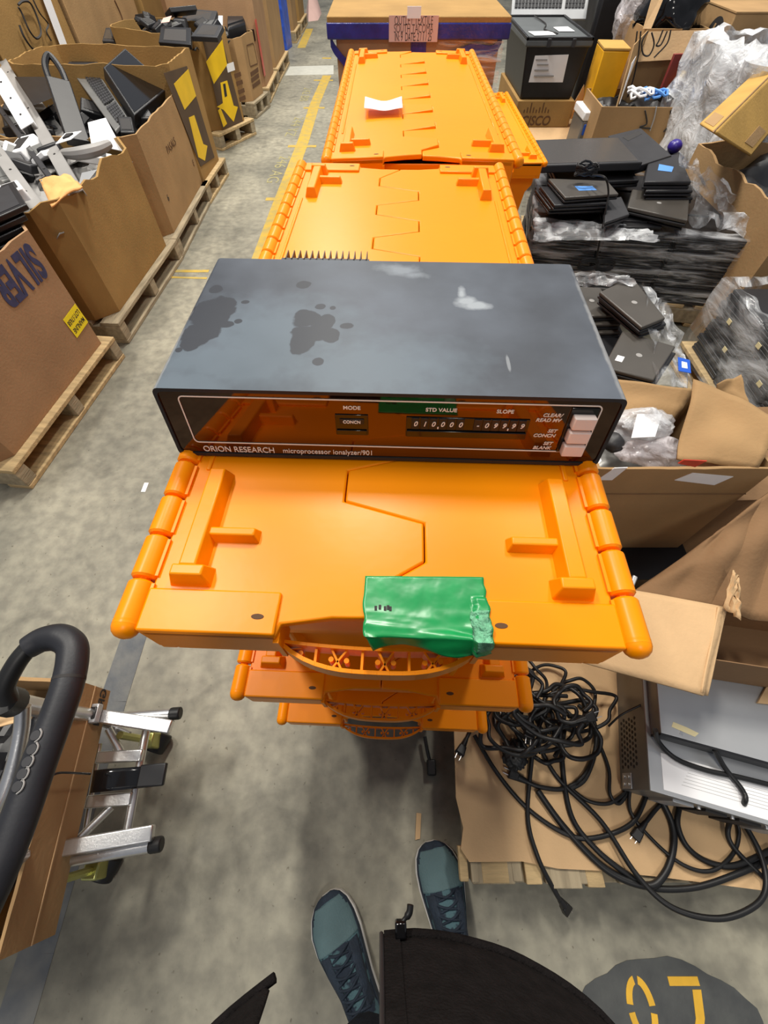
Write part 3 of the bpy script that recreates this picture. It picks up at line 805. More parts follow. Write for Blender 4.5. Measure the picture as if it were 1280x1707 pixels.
for k, tx in enumerate(('MAINLINE', 'LOT:17658')):
    text_mesh('lettering', tx, .030, M['ink'], sk, SF @ Matrix.Translation((0, -.020 + .038 * k, .001)) @ Matrix.Rotation(math.pi, 4, 'Z'), xscale=.72, thick=.0004)
# broad arrow prints
def polyface(t, pts, m, nm, off):
    q = [glocal(t, *p) for p in pts]
    F_ = face(t)
    mb = MB().prism(q, off - .0016, off - .0006, M=F_); return mb.build(nm, M[m], t)
polyface(g5, [(339, 71), (365, 53), (366, 62), (391, 193), (403, 205), (372, 214)][:0] or [(338, 70), (368, 58), (405, 203), (371, 216)], 'brownprint', 'print_ground', .0018)
polyface(g5, [(343, 103), (370, 66), (378, 108), (356, 140)], 'yellow', 'yellow_print', .0028)
polyface(g5, [(361, 178), (371, 172), (367, 138), (378, 134), (389, 176), (396, 178), (389, 203), (372, 183)], 'yellow', 'arrow_print', .0028)
polyface(g5, [(363, 184), (367, 180), (378, 206), (372, 212)], 'yellow', 'yellow_print', .0028)
polyface(g5, [(371, 140), (375, 139), (378, 160), (374, 162)], 'ink', 'print_bar', .0036)
polyface(g4, [(272, 122), (311, 110), (357, 262), (334, 278)], 'brownprint', 'print_ground', .0018)
polyface(g4, [(289, 140), (313, 115), (326, 160), (307, 183)], 'yellow', 'yellow_print', .0028)
polyface(g4, [(314, 196), (323, 192), (338, 240), (345, 243), (341, 268), (330, 262)], 'yellow', 'arrow_print', .0028)
y, z = glocal(g3, 285, 243)
text_mesh('print', 'PASALS', .055, M['inkbrown'], g3, face(g3) @ Matrix.Translation((y, z, 0)), xscale=1.1)
y, z = glocal(g3, 280, 330)
text_mesh('print', '6', .05, M['ink'], g3, face(g3) @ Matrix.Translation((y, z, 0)))
y, z = glocal(g3, 322, 272)
text_mesh('print', 'E', .05, M['inkbrown'], g3, face(g3) @ Matrix.Translation((y, z, 0)))
for i, (u, v) in enumerate(((396, 125), (399, 138), (402, 152), (404, 164))):
    y, z = glocal(g5, u, v); flat(g5, y, z, .09, .028, 'inkbrown', 'faded_print', off=.0019)
y, z = glocal(g5, 384, 112); flat(g5, y, z, .10, .05, 'white', 'paper_label', off=.0026)
for i, (u, v) in enumerate(((424, 120), (425, 130), (427, 140))):
    y, z = glocal(g6, u, v); flat(g6, y, z, .22, .03, 'inkbrown', 'print_line', off=.0019)
a_ = [glocal(g6, *p) for p in ((411, 77), (422, 73), (429, 105), (417, 110))]
for p_, q_ in zip(a_, a_[1:] + a_[:1]):
    d = Vector((q_[0] - p_[0], q_[1] - p_[1])); nn = Vector((-d.y, d.x)).normalized() * .008
    MB().prism([(p_[0], p_[1]), (q_[0], q_[1]), (q_[0] + nn.x, q_[1] + nn.y), (p_[0] + nn.x, p_[1] + nn.y)], 0, .0012, M=face(g6)).build('print_line', M['inkbrown'], g6)
flat(g7, .06, .28, .10, .40, 'red', 'red_corner', off=.0019)
# blue wrapped stack
bw = gaylord('blue stretch-wrapped stack beside the far aisle', (477, 86), (489, 76), (470, 0), .8, z0=0, m='bluewrap', closed=True, zt=1.05, name='wrapped_stack')[0]
o = MB().add([p for p in (P(514, 36), P(530, 34), P(536, 22), P(522, 18), P(510, 24))] + [P(518, 30) + Vector((0, .05, .28)), P(527, 26) + Vector((0, .05, .30))],
             [(0, 1, 2, 3, 4), (0, 1, 5), (1, 6, 5), (1, 2, 6), (2, 3, 6), (3, 5, 6), (3, 4, 5), (4, 0, 5)])
one(o, 'dust_bag', 'pale crumpled bag slumped at the far end of the aisle', 'bag', M['pinkpaper'])

# taller cartons standing behind the first row
def backbox(label, p0, p1, zt, m, seed, ang_px=None, dep=1.0, z0=.0):
    a, b = Vector((*p0, 0)), Vector((*p1, 0)); e = b - a; L_ = e.length; rz = math.atan2(e.y, e.x) - math.pi / 2
    t = thing('tall_carton', label, 'cardboard box', (a.x, a.y, z0), rz)
    MB().box(-dep, 0, 0, L_, 0, zt - z0).build('carton_body', M[m], t, bevel=.006)
    MB().box(-dep - .004, .004, -.004, L_ * .5 - .003, zt - z0, zt - z0 + .008).build('flap', M[m], t)
    MB().box(-dep - .004, .004, L_ * .5 + .003, L_ + .004, zt - z0, zt - z0 + .008).build('flap', M[m], t)
    return t
bb1 = backbox('tall carton with a black marker scribble behind the metal-parts carton', (-2.62, 2.9), (-2.56, 4.02), 1.18, 'card', 1)
bb2 = backbox('tall plain carton behind the keyboard carton', (-2.58, 4.10), (-2.54, 5.1), 1.22, 'card_warm', 2)
bb3 = backbox('tall carton with dark seams behind the arrow cartons', (-2.52, 5.14), (-2.48, 6.5), 1.25, 'card', 3)
bb4 = backbox('tall far carton behind the small boxed-print carton', (-2.44, 6.58), (-2.40, 8.0), 1.25, 'card_warm', 4)
bb0 = backbox('tall dark brown carton at the left edge of the photo', (-2.72, 1.72), (-2.64, 2.84), 1.1, 'card_dark', 5)
def sq(t, pts, r, nm='marker_line', m='ink'):
    q = [glocal(t, *p) for p in pts]
    F_ = face(t); mb = MB().tube([F_ @ Vector((a, b, 0)) for a, b in [(p.x, p.y) for p in catmull([(a, b, 0) for a, b in q], 5)]], r, 4); return mb.build(nm, M[m], t)
sq(bb1, [(30, 8), (38, 2), (50, 5), (62, 30), (68, 55), (60, 64), (48, 50), (36, 22), (30, 12)], .007)
sq(bb1, [(32, 42), (40, 62), (55, 82), (70, 84)], .008)
sq(bb1, [(55, 0), (66, 22), (80, 40), (77, 52), (85, 68)], .006)
q = glocal(bb1, 86, 22); flat(bb1, q[0], q[1], .10, .40, 'white', 'paper_slip', R(-10))
sq(bb2, [(112, 0), (118, 22), (126, 40)], .003, 'seam', 'inkbrown')
sq(bb3, [(190, 0), (200, 22), (206, 40)], .008, 'seam', 'inkbrown')

# ---- things in the cartons on the left
def onbox(t, x, y, z): return t.matrix_basis @ Vector((x, y, z))
debris(g1, L1, H1, 1.0, .10, 'black', 'dark jumble filling the carton printed SILVER', 1)
debris(g2, L2, H2, 1.05, .09, 'grey', 'grey jumble of metal scraps in the torn carton', 2)
debris(g3, L3, H3, 1.0, .09, 'charcoal', 'dark jumble filling the keyboard carton', 3)
debris(g4, L4, H4, 1.05, .18, 'card_dark', 'brown packing in the half-hidden arrow carton', 4)
debris(g5, L5, H5, 1.0, .08, 'charcoal', 'dark jumble in the fully visible arrow carton', 5)
debris(g6, L6, H6, .9, .10, 'black', 'dark jumble in the small boxed-print carton', 6)

def bar(name, label, cat, a, b, w, th, m, group=None, lip=True, roll=0):
    a, b = Vector(a), Vector(b); d = (b - a); L_ = d.length
    t = W(name, label, cat, a, group); F_ = frame(a, d, Vector((0, 0, 1)).cross(d)) @ Matrix.Rotation(roll, 4, 'X')
    MB().box(0, L_, -w / 2, w / 2, -th / 2, th / 2, F_).build('web', M[m], t, bevel=.001)
    if lip:
        for s in (-1, 1): MB().box(0, L_, s * w / 2 - .0015, s * w / 2 + .0015, -th / 2 - .022, th / 2, F_).build('flange', M[m], t)
    for k in range(3): MB().tube([F_ @ Vector((L_ * (.2 + .3 * k), 0, th / 2 - .001)), F_ @ Vector((L_ * (.2 + .3 * k), 0, th / 2 + .002))], .006, 10).build('screw', M['ink'], t)
    return t
bar('metal_rail', 'long grey metal rail with a black edge, nearest the envelope', 'metal rail', P(-5, 88, .72), P(128, 322, .60), .060, .004, 'grey', 'metal rails in the torn carton', roll=.2)
bar('metal_rail', 'grey metal rail leaning low at the left edge of the torn carton', 'metal rail', P(-20, 230, .66), P(62, 346, .60), .055, .004, 'grey', 'metal rails in the torn carton')
bar('metal_rail', 'slim dark rail between the two grey rails', 'metal rail', P(-10, 168, .68), P(100, 318, .57), .022, .010, 'charcoal', 'metal rails in the torn carton')
bar('metal_rail', 'mid-grey rail crossing behind the dark slim rail', 'metal rail', P(20, 130, .62), P(105, 290, .56), .05, .004, 'midgrey', 'metal rails in the torn carton')
bar('slotted_bracket', 'white slotted bracket standing at the left edge above the rails', 'bracket', P(-8, 120, .80), P(46, 210, .66), .075, .004, 'white', roll=.3)
ev = MB(); e4 = [P(66, 300, .635), P(118, 294, .64), P(138, 312, .63), P(86, 346, .615)]
def bil(c, u, v): return (c[0] * (1 - u) + c[1] * u) * (1 - v) + (c[3] * (1 - u) + c[2] * u) * v
ev.grid(lambda u, v: bil(e4, u, v) + Vector((0, 0, .014 * noise.noise(Vector((u * 4, v * 4, 2))) + .008 * math.sin(3 * u))), 12, 12)
one(ev, 'padded_envelope', 'crumpled orange-brown envelope lying on the torn carton rim', 'envelope', M['envelope'], solid=.006, smooth=True)

def slabthing(name, label, cat, corners, th, m, group=None, edge=None, bevel=.004, extra=None):
    """a flat device from the four corners of its upper face (photo order: near-left, near-right, far-right, far-left)"""
    c = [Vector(p) for p in corners]; o = sum(c, Vector()) / 4
    n = (c[1] - c[0]).cross(c[3] - c[0]).normalized()
    if n.z < 0: n = -n
    base = o - n * th
    t = W(name, label, cat, base, group)
    MB().hexa([p - n * th for p in c] + c).build('shell', M[m], t, bevel=min(bevel, th * .4))
    if extra: extra(t, c, n, th)
    return t
def inset_panel(name, k, m, h=.0012):
    def f(t, c, n, th):
        o = sum(c, Vector()) / 4; q = [o + (p - o) * k for p in c]; MB().hexa([p - n * .0005 for p in q] + [p + n * h for p in q]).build(name, M[m], t)
    return f
# keyboard with separate keys
def keys(t, c, n, th):
    nu, nv = 15, 5
    for (u0, u1, cols_) in ((.04, .66, 14), (.70, .96, 6)):
        for j in range(nv):
            for i in range(cols_):
                ua = u0 + (u1 - u0) * i / cols_; ub = u0 + (u1 - u0) * (i + .82) / cols_; va = .34 + .6 * j / nv; vb = .34 + .6 * (j + .8) / nv
                q = [bil([c[0], c[1], c[2], c[3]], a, b) for a, b in ((ua, va), (ub, va), (ub, vb), (ua, vb))]
                MB().hexa([p for p in q] + [p + n * .006 for p in q]).build('key', M['charcoal'], t)
kc = [P(118, 128, .66), P(192, 220, .62), P(212, 200, .62), P(152, 112, .68)]
kc = [P(192, 218, .625), P(122, 122, .69), P(158, 112, .70), P(213, 196, .62)]
slabthing('keyboard', 'grey curved keyboard leaning on its side in the keyboard carton', 'keyboard', [kc[1], kc[0], kc[3], kc[2]], .018, 'midgrey', extra=keys)
def monback(t, c, n, th):
    o = sum(c, Vector()) / 4; q = [o + (p - o) * .93 for p in c]
    MB().hexa([p - n * .0005 for p in q] + [p + n * .0015 for p in q]).build('screen', M['black_gloss'], t)
slabthing('monitor', 'black glossy monitor lying in the far half of the keyboard carton', 'monitor', [P(224, 192, .63), P(282, 145, .63), P(208, 80, .76), P(172, 112, .75)], .06, 'black', extra=monback)
slabthing('black_device', 'flat dark device beside the top of the leaning black stand', 'electronic device', [P(112, 106, .66), P(160, 106, .66), P(178, 90, .66), P(132, 86, .66)], .05, 'charcoal', extra=inset_panel('panel', .8, 'black'))
# tall black monitor stand
st = W('monitor_stand', 'tall black monitor stand with a loop at its top, in the torn carton', 'monitor stand', P(125, 245, .58))
A_, B_ = P(82, 92, .86), P(132, 240, .60); d = B_ - A_
F_ = frame(A_, d, (0, 0, 1)); Ls = d.length
MB().box(.16, Ls, -.055, .055, -.022, .022, F_ @ Matrix.Rotation(1.2, 4, 'X')).build('column', M['black'], st, bevel=.006)
lp = [F_ @ Matrix.Rotation(1.2, 4, 'X') @ Vector(p) for p in ((.18, -.04, 0), (.08, -.035, 0), (.01, -.01, 0), (.01, .012, 0), (.08, .038, 0), (.18, .04, 0))]
MB().tube(catmull(lp, 6), .016, 8).build('handle_loop', M['black'], st)
MB().hexa([P(24, 128, .70), P(80, 128, .70), P(96, 160, .68), P(56, 176, .68), P(24, 128, .725), P(80, 128, .725), P(96, 160, .705), P(56, 176, .705)]).build('base_plate', M['black'], st, bevel=.004)
slabthing('circuit_card', 'small white circuit card with black parts below the black stand', 'circuit card', [P(92, 240, .66), P(118, 232, .66), P(136, 218, .67), P(108, 222, .67)], .003, 'white', extra=inset_panel('chip', .4, 'ink', .008), bevel=.0005)
cb = MB(); pts = catmull([P(106, 256, .62), P(130, 256, .63), P(160, 250, .635), P(182, 240, .63)], 6)
cb.tube(pts, [.018 + .010 * math.sin(math.pi * i / (len(pts) - 1)) for i in range(len(pts))], 10)
one(cb, 'curved_monitor_foot', 'curved pale grey monitor foot under the circuit card', 'monitor stand', M['grey'])
slabthing('foam_board', 'tall white panel standing between the stand and the keyboard', 'panel', [P(152, 240, .62), P(206, 252, .58), P(176, 196, .68), P(146, 204, .68)], .004, 'white', bevel=.001)
slabthing('sheet_metal_piece', 'flat grey panel lying under the white slotted bracket', 'panel', [P(60, 300, .56), P(140, 262, .56), P(70, 170, .58), P(20, 190, .58)], .006, 'grey', bevel=.001)
slabthing('plastic_film', 'pale crumpled foil piece at the torn rim', 'foil', [P(128, 318, .60), P(138, 312, .60), P(162, 282, .60), P(136, 288, .60)], .004, 'silver', bevel=.001)
for k in range(4):
    v0 = 418 - 18 * k; z = .60 + .028 * k
    slabthing('black_tray', ('black slotted tray, %s in the stack at the left edge' % ('lowest', 'second from the bottom', 'third from the bottom', 'topmost')[k]), 'tray',
              [P(-60, v0 + 22, z), P(38 + 2 * k, v0 - 24, z), P(14 + 2 * k, v0 - 62, z), P(-80, v0 - 16, z)], .020, 'black', 'black trays in the nearest carton', extra=inset_panel('recess', .82, 'charcoal'))
# devices in the far arrow carton
DV = [('grey flat device propped up at the right of the arrow carton', [(318, 60), (362, 62), (372, 42), (334, 38)], .72, .03, 'charcoal'),
      ('dark laptop standing open behind the grey flat device', [(264, 70), (318, 74), (318, 46), (268, 44)], .70, .03, 'black'),
      ('slate coloured device at the back of the arrow carton', [(300, 34), (356, 36), (362, 18), (312, 14)], .70, .06, 'charcoal'),
      ('long black bar device at the top of the arrow carton pile', [(274, 22), (324, 16), (326, 8), (282, 12)], .76, .03, 'black'),
      ('small black speaker at the left end of the arrow carton', [(190, 66), (222, 66), (222, 50), (198, 48)], .62, .09, 'black'),
      ('small grey cone-shaped speaker in the arrow carton corner', [(170, 68), (190, 68), (184, 46), (176, 46)], .62, .06, 'charcoal')]
for lab, c, z, th, m in DV:
    slabthing('black_device', lab, 'electronic device', [P(u, v, z + (.04 if i > 1 else 0)) for i, (u, v) in enumerate(c)], th, m, extra=inset_panel('panel', .7, 'screen'))
slabthing('carry_case', 'black ribbed hard case on top of the small boxed-print carton', 'case', [P(378, 46, .62), P(408, 36, .62), P(404, 8, .62), P(378, 14, .62)], .12, 'black', extra=inset_panel('lid', .86, 'charcoal', .01), bevel=.02)
slabthing('black_device', 'lower black device under the hard case', 'electronic device', [P(392, 60, .54), P(424, 48, .54), P(420, 26, .54), P(392, 34, .54)], .08, 'black', extra=inset_panel('panel', .7, 'screen'))
slabthing('white_tag', 'upright white card between the arrow carton and the hard case', 'card', [P(362, 56, .66), P(371, 56, .66), P(371, 26, .74), P(364, 26, .74)], .003, 'white', bevel=.0005)
slabthing('pink_note', 'pink and white paper scrap on the arrow carton pile', 'paper', [P(268, 38, .76), P(282, 36, .76), P(286, 26, .76), P(272, 30, .76)], .003, 'pinkpaper', bevel=.0005)
slabthing('clear_tray', 'clear plastic tray in the half-hidden arrow carton', 'tray', [P(266, 114, .56), P(300, 112, .56), P(306, 100, .56), P(276, 100, .56)], .01, 'wraploose', bevel=.003)

random.seed(5)
def scatter(t, L_, H_, D, n, mats_, lab, grp, zlift):
    for k in range(n):
        w_, d_, h_ = random.uniform(.08, .20), random.uniform(.06, .14), random.uniform(.02, .06)
        x, y = -random.uniform(.10, D - .15), random.uniform(.12, L_ - .12)
        Mx_ = t.matrix_basis @ Matrix.Translation((x, y, H_ - zlift + random.uniform(-.01, .03))) @ Euler((random.uniform(-.5, .5), random.uniform(-.4, .4), random.uniform(0, 3))).to_matrix().to_4x4()
        q = thing('electronic_part', lab, 'electronic part', (0, 0, 0), 0, grp); q.matrix_basis = Mx_
        mm = random.choice(mats_)
        MB().hexa([(-w_ / 2, -d_ / 2, -h_ / 2), (w_ / 2, -d_ / 2, -h_ / 2), (w_ / 2, d_ / 2, -h_ / 2), (-w_ / 2, d_ / 2, -h_ / 2), (-w_ * .44, -d_ * .42, h_ / 2), (w_ * .44, -d_ * .42, h_ / 2), (w_ * .44, d_ * .42, h_ / 2), (-w_ * .44, d_ * .42, h_ / 2)]).build('shell', M[mm], q, bevel=.006)
        MB().box(-w_ * .3, w_ * .3, -d_ * .3, d_ * .3, h_ / 2 - .001, h_ / 2 + .0015).build('panel', M[random.choice(['charcoal', 'ink', 'midgrey'])], q)
scatter(g2, L2, H2, 1.05, 22, ['black', 'grey', 'midgrey', 'charcoal', 'white'], 'small electronic part in the torn carton among the rails', 'parts in the torn carton', .02)
scatter(g3, L3, H3, 1.0, 14, ['black', 'charcoal', 'black'], 'small dark electronic part in the keyboard carton', 'parts in the keyboard carton', .03)
scatter(g5, L5, H5, 1.0, 16, ['black', 'charcoal', 'black'], 'small dark device heaped in the fully visible arrow carton', 'devices in the arrow carton', .0)
scatter(g6, L6, H6, .9, 8, ['black', 'charcoal'], 'small dark device in the small boxed-print carton', 'devices in the small carton', .01)

# ------------------------------------------------------------------ far carton with blue tape and the notice
fw0, fw1, FY, FZ = PY(551, 26, 3.3).x, PY(846, 26, 3.3).x, 3.30, 1.0
fc = thing('bulk_carton', 'large carton with dark blue tape and a handwritten notice behind the orange totes', 'cardboard box', (fw0, FY, .12), 0)
FWd = fw1 - fw0
MB().ring([(0.02, 0), (FWd - .02, 0), (FWd - .02, 1.0), (.02, 1.0)], 0, FZ - .12 - .03, .01).build('carton_wall', M['card_pink'], fc, bevel=.004)
cap = MB(); cap.box(-.02, FWd + .02, -.02, 1.02, FZ - .15, FZ - .115); cap.build('lid', M['card_warm'], fc, bevel=.004)
MB().box(-.024, FWd + .024, -.024, 1.024, FZ - .195, FZ - .135).build('blue_tape', M['blue'], fc, bevel=.006)
MB().box(FWd * .46, FWd * .55, -.003, .002, FZ - .52, FZ - .19).build('blue_tape', M['blue'], fc)
tp_ = catmull([(-.01, -.012, FZ - .20), (.02, -.016, FZ - .24), (.10, -.014, FZ - .30), (.22, -.012, FZ - .31), (.36, -.012, FZ - .29), (.5, -.014, FZ - .30), (.62, -.012, FZ - .27), (.75, -.014, FZ - .235), (FWd - .05, -.012, FZ - .235), (FWd - .01, -.01, FZ - .19)], 6)
tm = MB()
for a, b in zip(tp_, tp_[1:]):
    w_ = .022 + .008 * noise.noise(a * 9); tm.hexa([a + Vector((0, .002, -w_)), b + Vector((0, .002, -w_)), b + Vector((0, .011, -w_)), a + Vector((0, .011, -w_)), a + Vector((0, .002, w_)), b + Vector((0, .002, w_)), b + Vector((0, .011, w_)), a + Vector((0, .011, w_))])
tm.build('blue_tape', M['blue'], fc)
pc0, pc1 = PY(648, 68, FY), PY(731, 24, FY)
NX, NZ, NW, NH = (pc0.x + pc1.x) / 2 - fw0, (pc0.z + pc1.z) / 2 - .12, pc1.x - pc0.x, pc1.z - pc0.z
ntc = MB().box(NX - NW / 2, NX + NW / 2, -.029, -.0275, NZ - NH / 2, NZ + NH / 2).build('notice', M['pinkpaper'], fc)
NF = frame((NX, -.0292, NZ), (1, 0, 0), (0, 0, 1))
text_mesh('handwriting', 'OUTLET TEXTILE', .042, M['ink'], ntc, NF @ Matrix.Translation((0, NH * .30, 0)), xscale=.62, thick=-.0005)
text_mesh('handwriting', 'SOUTH TACOMA', .042, M['ink'], ntc, NF @ Matrix.Translation((0, 0, 0)), xscale=.62, thick=-.0005)
text_mesh('handwriting', 'IN: 9  DATE: 2 / 1 / 25', .042, M['ink'], ntc, NF @ Matrix.Translation((0, -NH * .32, 0)), xscale=.50)
MB().box(NX - .035, NX + .035, -.031, -.0275, NZ + NH / 2 - .01, NZ + NH / 2 + .03).build('white_tape', M['white'], fc)
def cl(u, v): return Vector((FWd * .62 + u * FWd * .38, -.016 + .006 * noise.noise(Vector((u * 9, v * 9, 4))), FZ - .2 - .30 * v * (1 - .3 * u) ))
o = MB().grid(cl, 20, 16); o.build('stretch_wrap', M['wrap'], fc, smooth=True)
pallet('wooden_pallet', 'wooden pallet under the carton with the handwritten notice', (fw0 + .02, FY + .01, 0), 0, 1.0, -(FWd - .04), .119, None)

# ------------------------------------------------------------------ right side: wrapped laptops on pallets
def laptop_parts(t, c, n, th, m='laptop', emblem=True, sticker=None):
    th2 = th * .42
    o = sum(c, Vector()) / 4
    MB().hexa([p - n * th for p in c] + [p - n * (th - th2 + .001) for p in c]).build('base', M['laptop2'], t, bevel=.004, seg=3)
    q = [o + (p - o) * .995 for p in c]
    lid = MB().hexa([p - n * (th - th2 - .001) for p in q] + q).build('lid', M[m], t, bevel=.005, seg=3)
    if emblem:
        ex = (c[1] - c[0]).normalized(); ey = n.cross(ex)
        MB().prism([(.011 * math.cos(a), .011 * math.sin(a)) for a in [i * math.pi / 8 for i in range(16)]], 0, .0008, M=frame(o, ex, ey)).build('emblem', M['grey'], lid)
    if sticker:
        q = [bil([c[0], c[1], c[2], c[3]], a, b) for a, b in sticker[1]]
        MB().hexa(q + [p + n * .001 for p in q]).build('sticker', M[sticker[0]], lid)
def laptop(label, corners, th=.024, m='laptop', group=None, emblem=True, sticker=None):
    c = [Vector(p) for p in corners]; n = (c[1] - c[0]).cross(c[3] - c[0]).normalized()
    if n.z < 0: n = -n
    t = W('laptop', label, 'laptop', sum(c, Vector()) / 4 - n * th, group); laptop_parts(t, c, n, th, m, emblem, sticker); return t
def px4(pts, z): return [P(u, v, z + (dz[0] if dz else 0)) for u, v, *dz in pts]

proto = thing('laptop', 'closed dark laptop in the large stretch-wrapped stack behind the analyser', 'laptop', (0, 0, 0), 0, 'laptops stacked inside the wrapped pallet')
laptop_parts(proto, [Vector(p) for p in ((-.160, -.118, .026), (.160, -.118, .026), (.160, .118, .026), (-.160, .118, .026))], Vector((0, 0, 1)), .026, 'laptop2', False)
used = [False]
def place(p, rz, label=None, group=None, rx=0, s=None):
    if not used[0]: used[0] = True; proto.location = p; proto.rotation_euler = (rx, 0, rz); return proto
    return dup(proto, p, (rx, 0, rz), label, group, s)
sA, sB = P(894, 372, .45), P(1258, 402, .45)
ex = (sB - sA); ex.z = 0; Wd = ex.length; ex.normalize(); ey = Vector((-ex.y, ex.x, 0)); rA = math.atan2(ex.y, ex.x)
ncol = 3; CW = Wd / 3
for layer in range(12):
    for r_ in range(3):
        for c_ in range(ncol):
            p = sA + ex * (CW / 2 + c_ * CW + random.uniform(-.005, .005)) + ey * (.125 + r_ * .245 + random.uniform(-.006, .006)); p.z = .121 + layer * .0272
            place(p, rA + random.uniform(-.02, .02))
pallet('wooden_pallet', 'wooden pallet under the stretch-wrapped laptop stack', tuple(sA + ex * .01 - Vector((0, 0, sA.z))), rA, .95, -1.04, .12)
def wrapbox(name, label, o, ex, ey, w, d, z0, z1, m, amp=.012, top=True, group=None, topamp=.01, zf=24):
    """stretch film round a stack: four sides and a border over the top, crumpled"""
    t = W(name, label, 'plastic wrap', Vector((o.x, o.y, z0)), group)
    o = Vector((o.x, o.y, 0)); per = [o, o + ex * w, o + ex * w + ey * d, o + ey * d]
    mb = MB(); nseg = 40; rows = 14; vs = []; fs = []
    loop = []
    for i in range(4):
        a, b = per[i], per[(i + 1) % 4]
        for k in range(nseg): loop.append((a.lerp(b, k / nseg), (b - a).normalized().cross(Vector((0, 0, 1)))))
    n = len(loop); cen = sum((q[0] for q in loop), Vector()) / n
    for j in range(rows + 1):
        z = z0 + (z1 - z0) * j / rows
        for p, nn in loop: vs.append(p + Vector((0, 0, z)) + nn * (.006 + amp * abs(noise.noise(Vector((p.x * 4, p.y * 4, z * zf))))))
    fs += [(j * n + i, j * n + (i + 1) % n, (j + 1) * n + (i + 1) % n, (j + 1) * n + i) for j in range(rows) for i in range(n)]
    if top:
        for f, dz in ((.97, .010), (.86, .008)):
            for p, nn in loop: q = cen.lerp(p, f); vs.append(q + Vector((0, 0, z1 + dz + topamp * noise.noise(q * 12))))
        for j in (rows, rows + 1): fs += [(j * n + i, j * n + (i + 1) % n, (j + 1) * n + (i + 1) % n, (j + 1) * n + i) for i in range(n)]
    mb.add(vs, fs); mb.build('film', M[m], t, smooth=True); return t
wrapbox('stretch_wrap', 'crinkled clear stretch wrap round the large laptop stack', sA - ex * .01 - ey * .01, ex, ey, Wd + .03, .76, .10, .452, 'wrap')

# loose laptops and screens on top of the wrapped stack
GL = None
def mon(label, c, z, th=.035):
    def f(t, cc, n, th_):
        o = sum(cc, Vector()) / 4; q = [o + (p - o) * .92 for p in cc]
        MB().hexa([p - n * .001 for p in q] + [p + n * .0008 for p in q]).build('screen', M['screen'], t)
    return slabthing('monitor', label, 'monitor', px4(c, z), th, 'charcoal', extra=f, bevel=.006)
for k, (dx, dy, lab) in enumerate([(0, 0, 'lowest'), (-10, -6, 'second'), (-16, -2, 'third'), (-8, -8, 'fourth')]):
    laptop('black laptop in the left loose pile, %s from the bottom' % lab, px4([(932 + dx, 350 + dy), (1024 + dx, 346 + dy), (1010 + dx, 322 + dy), (908 + dx, 318 + dy)], .485 + .025 * k), m='laptop2', emblem=False)
laptop('dark laptop with a light blue label, topmost of the left loose pile', px4([(942, 329), (1032, 323), (1013, 301), (914, 297)], .588), m='laptop', emblem=False, sticker=('bluelabel', [(.34, .30), (.66, .30), (.64, .56), (.33, .56)]))
laptop('dark grey laptop with a round emblem below the blue-labelled one', px4([(1046, 345), (1147, 367), (1150, 329), (1054, 315)], .535), m='laptop', th=.030)
laptop('dark laptop lying half under the emblem laptop', px4([(1038, 352), (1140, 376), (1150, 345), (1060, 328)], .505), m='laptop2', emblem=False)
laptop('slate laptop turned corner-on between the left pile and the emblem laptop', px4([(1008, 371), (1050, 357), (1036, 327), (1008, 333)], .53), m='charcoal', emblem=False)
slabthing('keyboard', 'black keyboard lying flat at the front of the loose laptops', 'keyboard', px4([(1030, 378), (1104, 378), (1094, 360), (1046, 357)], .485), .014, 'black', extra=keys, bevel=.003)
laptop('dark laptop with a slanted light blue label at the right of the monitors', px4([(1074, 303), (1153, 303), (1132, 256), (1082, 262)], .60), m='laptop2', emblem=False, th=.03, sticker=('bluelabel', [(.28, .42), (.62, .34), (.70, .52), (.32, .66)]))
for k in range(2):
    laptop(('black laptop directly under the slanted-label laptop', 'black laptop at the bottom below the slanted-label laptop')[k], px4([(1076, 318 + 12 * k), (1156, 318 + 12 * k), (1136, 270 + 12 * k), (1084, 276 + 12 * k)], .572 - .03 * k), m='laptop2', emblem=False)
mon('wide black monitor lying face up with a matt screen', [(903, 275), (1072, 270), (1034, 228), (890, 233)], .63)
def recess(t, c, n, th):
    q = [bil(c, a, b) for a, b in ((.35, .70), (.86, .80), (.84, .92), (.30, .84))]
    MB().hexa([p - n * .001 for p in q] + [p + n * .001 for p in q]).build('recess', M['ink'], t)
slabthing('monitor', 'grey-backed monitor lying face down under the wide monitor', 'monitor', px4([(1062, 277), (1120, 259), (1068, 213), (1014, 226)], .605), .035, 'charcoal', extra=recess)
for k in range(3):
    laptop(('black laptop hidden low under the wide monitor', 'middle black laptop under the wide monitor', 'black laptop right beneath the wide monitor')[k], px4([(930, 306), (1066, 300), (1040, 262), (910, 262)], .50 + .032 * k), m='laptop2', emblem=False, th=.03)
cc = MB()
ctr = P(975, 292, .625)
for k in range(9):
    a0 = random.random() * 6
    cc.tube([ctr + Vector((.045 * math.cos(a0 + a) * (1 + .2 * random.random()), .030 * math.sin(a0 + a), .010 + .012 * math.sin(2 * a + k) + .003 * k)) for a in [i * .45 for i in range(14)]], .0045, 6)
hp = catmull([P(988, 292, .64), P(1008, 296, .66), P(1014, 320, .60), P(1010, 350, .545), P(1003, 385, .465), P(998, 410, .40), P(994, 432, .34)], 8)
cc.tube(hp, .0045, 6)
for k in range(6):
    b_ = P(990 + (-1) ** k * 14, 440, .30); cc.tube([b_ + Vector((.05 * math.cos(a) , -.03, .022 * math.sin(a) + .004 * k)) for a in [i * .5 for i in range(13)]], .004, 6)
one(cc, 'power_cord', 'black power cord coiled by the wide monitor and hanging over the wrap', 'cable', M['rubber'])
